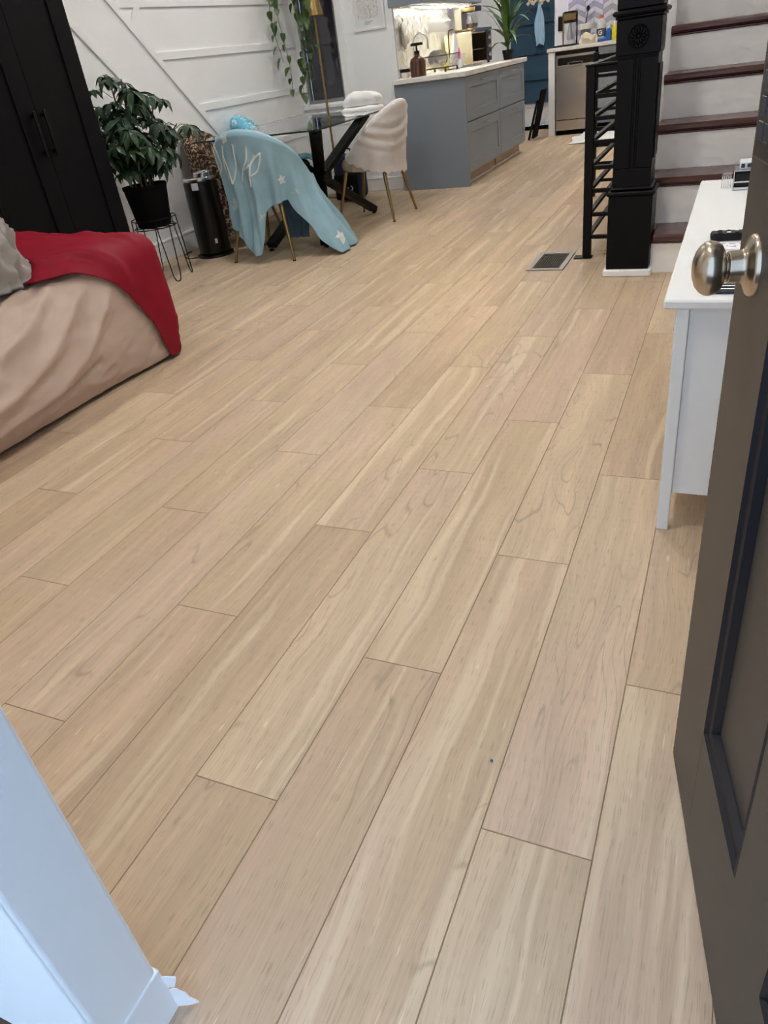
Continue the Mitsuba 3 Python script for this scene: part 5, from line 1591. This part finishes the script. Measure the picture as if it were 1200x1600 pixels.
k = thing('water_boiler', 'tall glass and gold drink dispenser with a black base on the far worktop', 'drink dispenser')
part(k, 'base_tray', at_far(box(-0.155, 0.115, -0.11, 0.11, 0, 0.016, 0.004), -2.06), 'black_plastic')
part(k, 'glass', at_far(lathe([(0, 0.0165), (0.062, 0.0165), (0.064, 0.02), (0.064, 0.235), (0.061, 0.235), (0.061, 0.022), (0, 0.020)], 32), -2.035), 'thin_glass', 30)
part(k, 'gold_body', at_far(lathe([(0, 0.262), (0.072, 0.262), (0.074, 0.27), (0.074, 0.328), (0.066, 0.338), (0, 0.338)], 32), -2.035), 'brass', 30)
part(k, 'collar', at_far(lathe([(0.0645, 0.2355), (0.078, 0.2355), (0.078, 0.2615), (0, 0.2615)], 32), -2.035), 'black_plastic', 30)
for s in (-1, 1):
    part(k, 'upright', at_far(box(s * 0.082 - 0.007, s * 0.082 + 0.007, -0.012, 0.012, 0.0165, 0.345, 0.003), -2.035), 'brass' if s < 0 else 'black_plastic')
part(k, 'lid', at_far(lathe([(0, 0.3385), (0.078, 0.3385), (0.078, 0.350), (0, 0.356)], 32), -2.035), 'black_plastic', 30)
part(k, 'piston', at_far(lathe([(0, 0.06), (0.03, 0.06), (0.04, 0.10), (0.02, 0.18), (0.012, 0.234), (0, 0.234)], 24), -2.035), 'steel_bright', 30)
k = thing('coffee_dripper', 'white coffee dripper on a grey jug on the far worktop', 'coffee dripper')
part(k, 'jug', at_far(lathe([(0, 0), (0.058, 0), (0.064, 0.01), (0.060, 0.12), (0.056, 0.145), (0, 0.145)], 28), -1.85), 'plate_grey', 30)
part(k, 'dripper', at_far(lathe([(0, 0.1455), (0.062, 0.1455), (0.09, 0.150), (0.096, 0.20), (0.090, 0.205), (0.03, 0.17), (0, 0.165)], 32), -1.845), 'white_ceramic', 40)
single('long_spoon', at_far(cat(tube([(0.0, 0.0, 0.01), (0.02, 0.10, 0.22), (0.03, 0.15, 0.34)], 0.006, 8), ell(0.033, 0.16, 0.36, 0.02, 0.008, 0.028)), -1.905, 10.745), 'black_plastic', 'black long-handled spoon leaning on the tiles behind the dripper', 'spoon', True)
single('dish_cloth', at_far(heap((0, 0, 0), (0.095, 0.07), 0.095, 41, 0.05, 80, 1.0, 22.0), -1.785, 10.445), 'cream_cloth', 'crumpled cream cloth on the far worktop edge', 'cloth', True)
k = thing('juice_bottle', 'clear sports drink bottle with an orange cap and dark label marked G', 'bottle')
part(k, 'bottle', at_far(lathe([(0, 0), (0.048, 0), (0.054, 0.008), (0.054, 0.14), (0.056, 0.155), (0.050, 0.19), (0.028, 0.215), (0.022, 0.222), (0.022, 0.236), (0, 0.236)], 32), -1.665), 'clear_plastic', 30)
part(k, 'label', at_far(lathe([(0.0545, 0.05), (0.0552, 0.05), (0.0552, 0.132), (0.0545, 0.132)], 32), -1.665), 'label_grey', 40)
part(k, 'cap', at_far(lathe([(0, 0.2365), (0.024, 0.2365), (0.025, 0.24), (0.025, 0.262), (0, 0.264)], 24), -1.665), 'cap_orange', 40)
g_ = meshkit.text_mesh('G', 0.046, 0.002, True)
g_.apply_transform(trimesh.transformations.rotation_matrix(PI / 2, (1, 0, 0)))
g_.apply_translation((-g_.bounds[:, 0].mean(), -0.0555, 0.068))
part(k, 'letter', at_far(g_, -1.668), 'white_plastic', label='white letter G')
for nm, lab, x, col, h, r in (('blue_bottle', 'blue detergent bottle beside the clear drink bottle', -1.575, 'blue_plastic', 0.125, 0.034), ('yellow_bottle', 'yellow bottle partly behind the black newel post on the far worktop', -1.505, 'yellow_plastic', 0.16, 0.032)):
    k = thing(nm, lab, 'bottle')
    part(k, 'body', at_far(lathe([(0, 0), (r, 0), (r + 0.002, 0.006), (r + 0.002, h * 0.75), (r * 0.5, h * 0.95), (r * 0.4, h), (0, h)], 24), x, 10.60), col, 40)
    part(k, 'cap', at_far(lathe([(0, h + 0.0005), (r * 0.5, h + 0.0005), (r * 0.45, h + 0.03), (0, h + 0.032)], 20), x, 10.60), 'white_plastic', 40)
single('scrub_pad', at_far(rbox(-0.05, 0.05, -0.03, 0.03, 0, 0.035, 0.012), -1.635, 10.47), 'blue_plastic', 'dark blue scrub pad in front of the drink bottle', 'scrubber', 40)

single('wall_phone', rbox(-2.255, -2.190, 10.972, 10.999, 1.12, 1.275, 0.012), 'black_plastic', 'black oval handset mounted on the white wall by the far worktop', 'handset', 40)

for j, (x, lab) in enumerate([(-2.02, 'purple glowing puck light over the gold dispenser'), (-1.78, 'purple glowing puck light over the dripper')]):
    k = thing('puck_light', lab, 'light', 'purple lights on the tiles')
    part(k, 'housing', box(x - 0.05, x + 0.05, 10.93, 10.985, 1.56, 1.585, 0.004), 'white_plastic')
    part(k, 'lens', box(x - 0.04, x + 0.04, 10.938, 10.978, 1.552, 1.5595), 'white_plastic', emitter={'type': 'area', 'radiance': rgb([5, 3, 34])})

# floor mat, leaning stool, hanging cloths
mp = np.zeros((30, 24, 3))
for i in range(30):
    for j in range(24):
        a, b = i / 29, j / 23
        x = -1.83 + 0.95 * a
        y = 9.42 + (1.0 - 0.12 * a) * b - 0.30 * a
        mp[i, j] = (x + 0.03 * math.sin(9 * b), y + 0.04 * math.sin(7 * a), 0.004)
mp[..., 2] += 0.018 * meshkit.noise(mp * 7, 8) ** 2
single('kitchen_mat', cloth(mp, 0.003), 'towel_white', 'white rumpled mat on the floor in front of the dishwasher', 'mat', True)
k = thing('folding_stool', 'black folded step stool leaning on the white end panel by the dishwasher', 'stool')
part(k, 'panel', bar((-2.395, 10.23, 0.022), (-2.272, 10.23, 0.545), 0.26, 0.022, up=(1, 0, 0), bevel=0.004), 'black_soft')
part(k, 'leg_frame', cat(bar((-2.435, 10.10, 0.012), (-2.325, 10.12, 0.44), 0.024, 0.024, up=(1, 0, 0), bevel=0.003), bar((-2.435, 10.35, 0.012), (-2.325, 10.33, 0.44), 0.024, 0.024, up=(1, 0, 0), bevel=0.003), bar((-2.40, 10.115, 0.16), (-2.40, 10.335, 0.16), 0.02, 0.02)), 'black_plastic')

hk = thing('coat_hook', 'white hook on the back door that carries the pale blue cloth', 'hook')
part(hk, 'plate', box(-2.565, -2.515, 11.255, 11.262, 1.44, 1.50, 0.002), 'trim_paint')
part(hk, 'peg', tube([(-2.54, 11.256, 1.46), (-2.54, 11.225, 1.452), (-2.54, 11.215, 1.475)], 0.006, 8), 'trim_paint', True)
part(hk, 'strap', box(-2.55, -2.53, 11.2625, 11.268, 1.44, 1.98), 'trim_paint')
rows_ = []
for t in np.linspace(0, 1, 24):
    w = 0.018 + 0.045 * smooth01(t / 0.45) - 0.012 * smooth01((t - 0.7) / 0.3)
    rows_.append([(-2.54 + w * s + 0.004 * math.sin(9 * t), 11.205 + 0.014 * math.sin(s * 7 + 2 * t) * (0.4 + t), 1.45 - 0.43 * t - 0.03 * abs(s) * t) for s in np.linspace(-1, 1, 26)])
single('hanging_cloth', cloth(np.array(rows_), 0.004), 'pale_blue_cloth', 'pale blue cloth hanging in front of the dark blue door shade', 'cloth', True)
fl_ = thing('dried_flowers', 'cream dried flower garland above the pale blue cloth', 'garland')
fr_ = np.random.default_rng(3)
for i in range(16):
    x = -2.68 + 0.26 * (i / 15)
    part(fl_, 'blossom', ell(x, 11.19 + fr_.uniform(-0.012, 0.012), 1.475 + 0.05 * math.sin(i * 1.1) * 0.5 + fr_.uniform(-0.02, 0.02), fr_.uniform(0.012, 0.024), 0.012, fr_.uniform(0.012, 0.028), 1), 'cream_cloth', True)
part(fl_, 'string', tube([(-2.69, 11.19, 1.47), (-2.6, 11.192, 1.465), (-2.5, 11.192, 1.478), (-2.41, 11.19, 1.50)], 0.006, 6), 'stem_brown', True)

single('crumb', ell(-0.288, 0.836, 0.0028, 0.0028, 0.0024, 0.0026, 1), 'blue_plastic', 'tiny blue crumb on a floor plank in front of the open door', 'crumb', True)
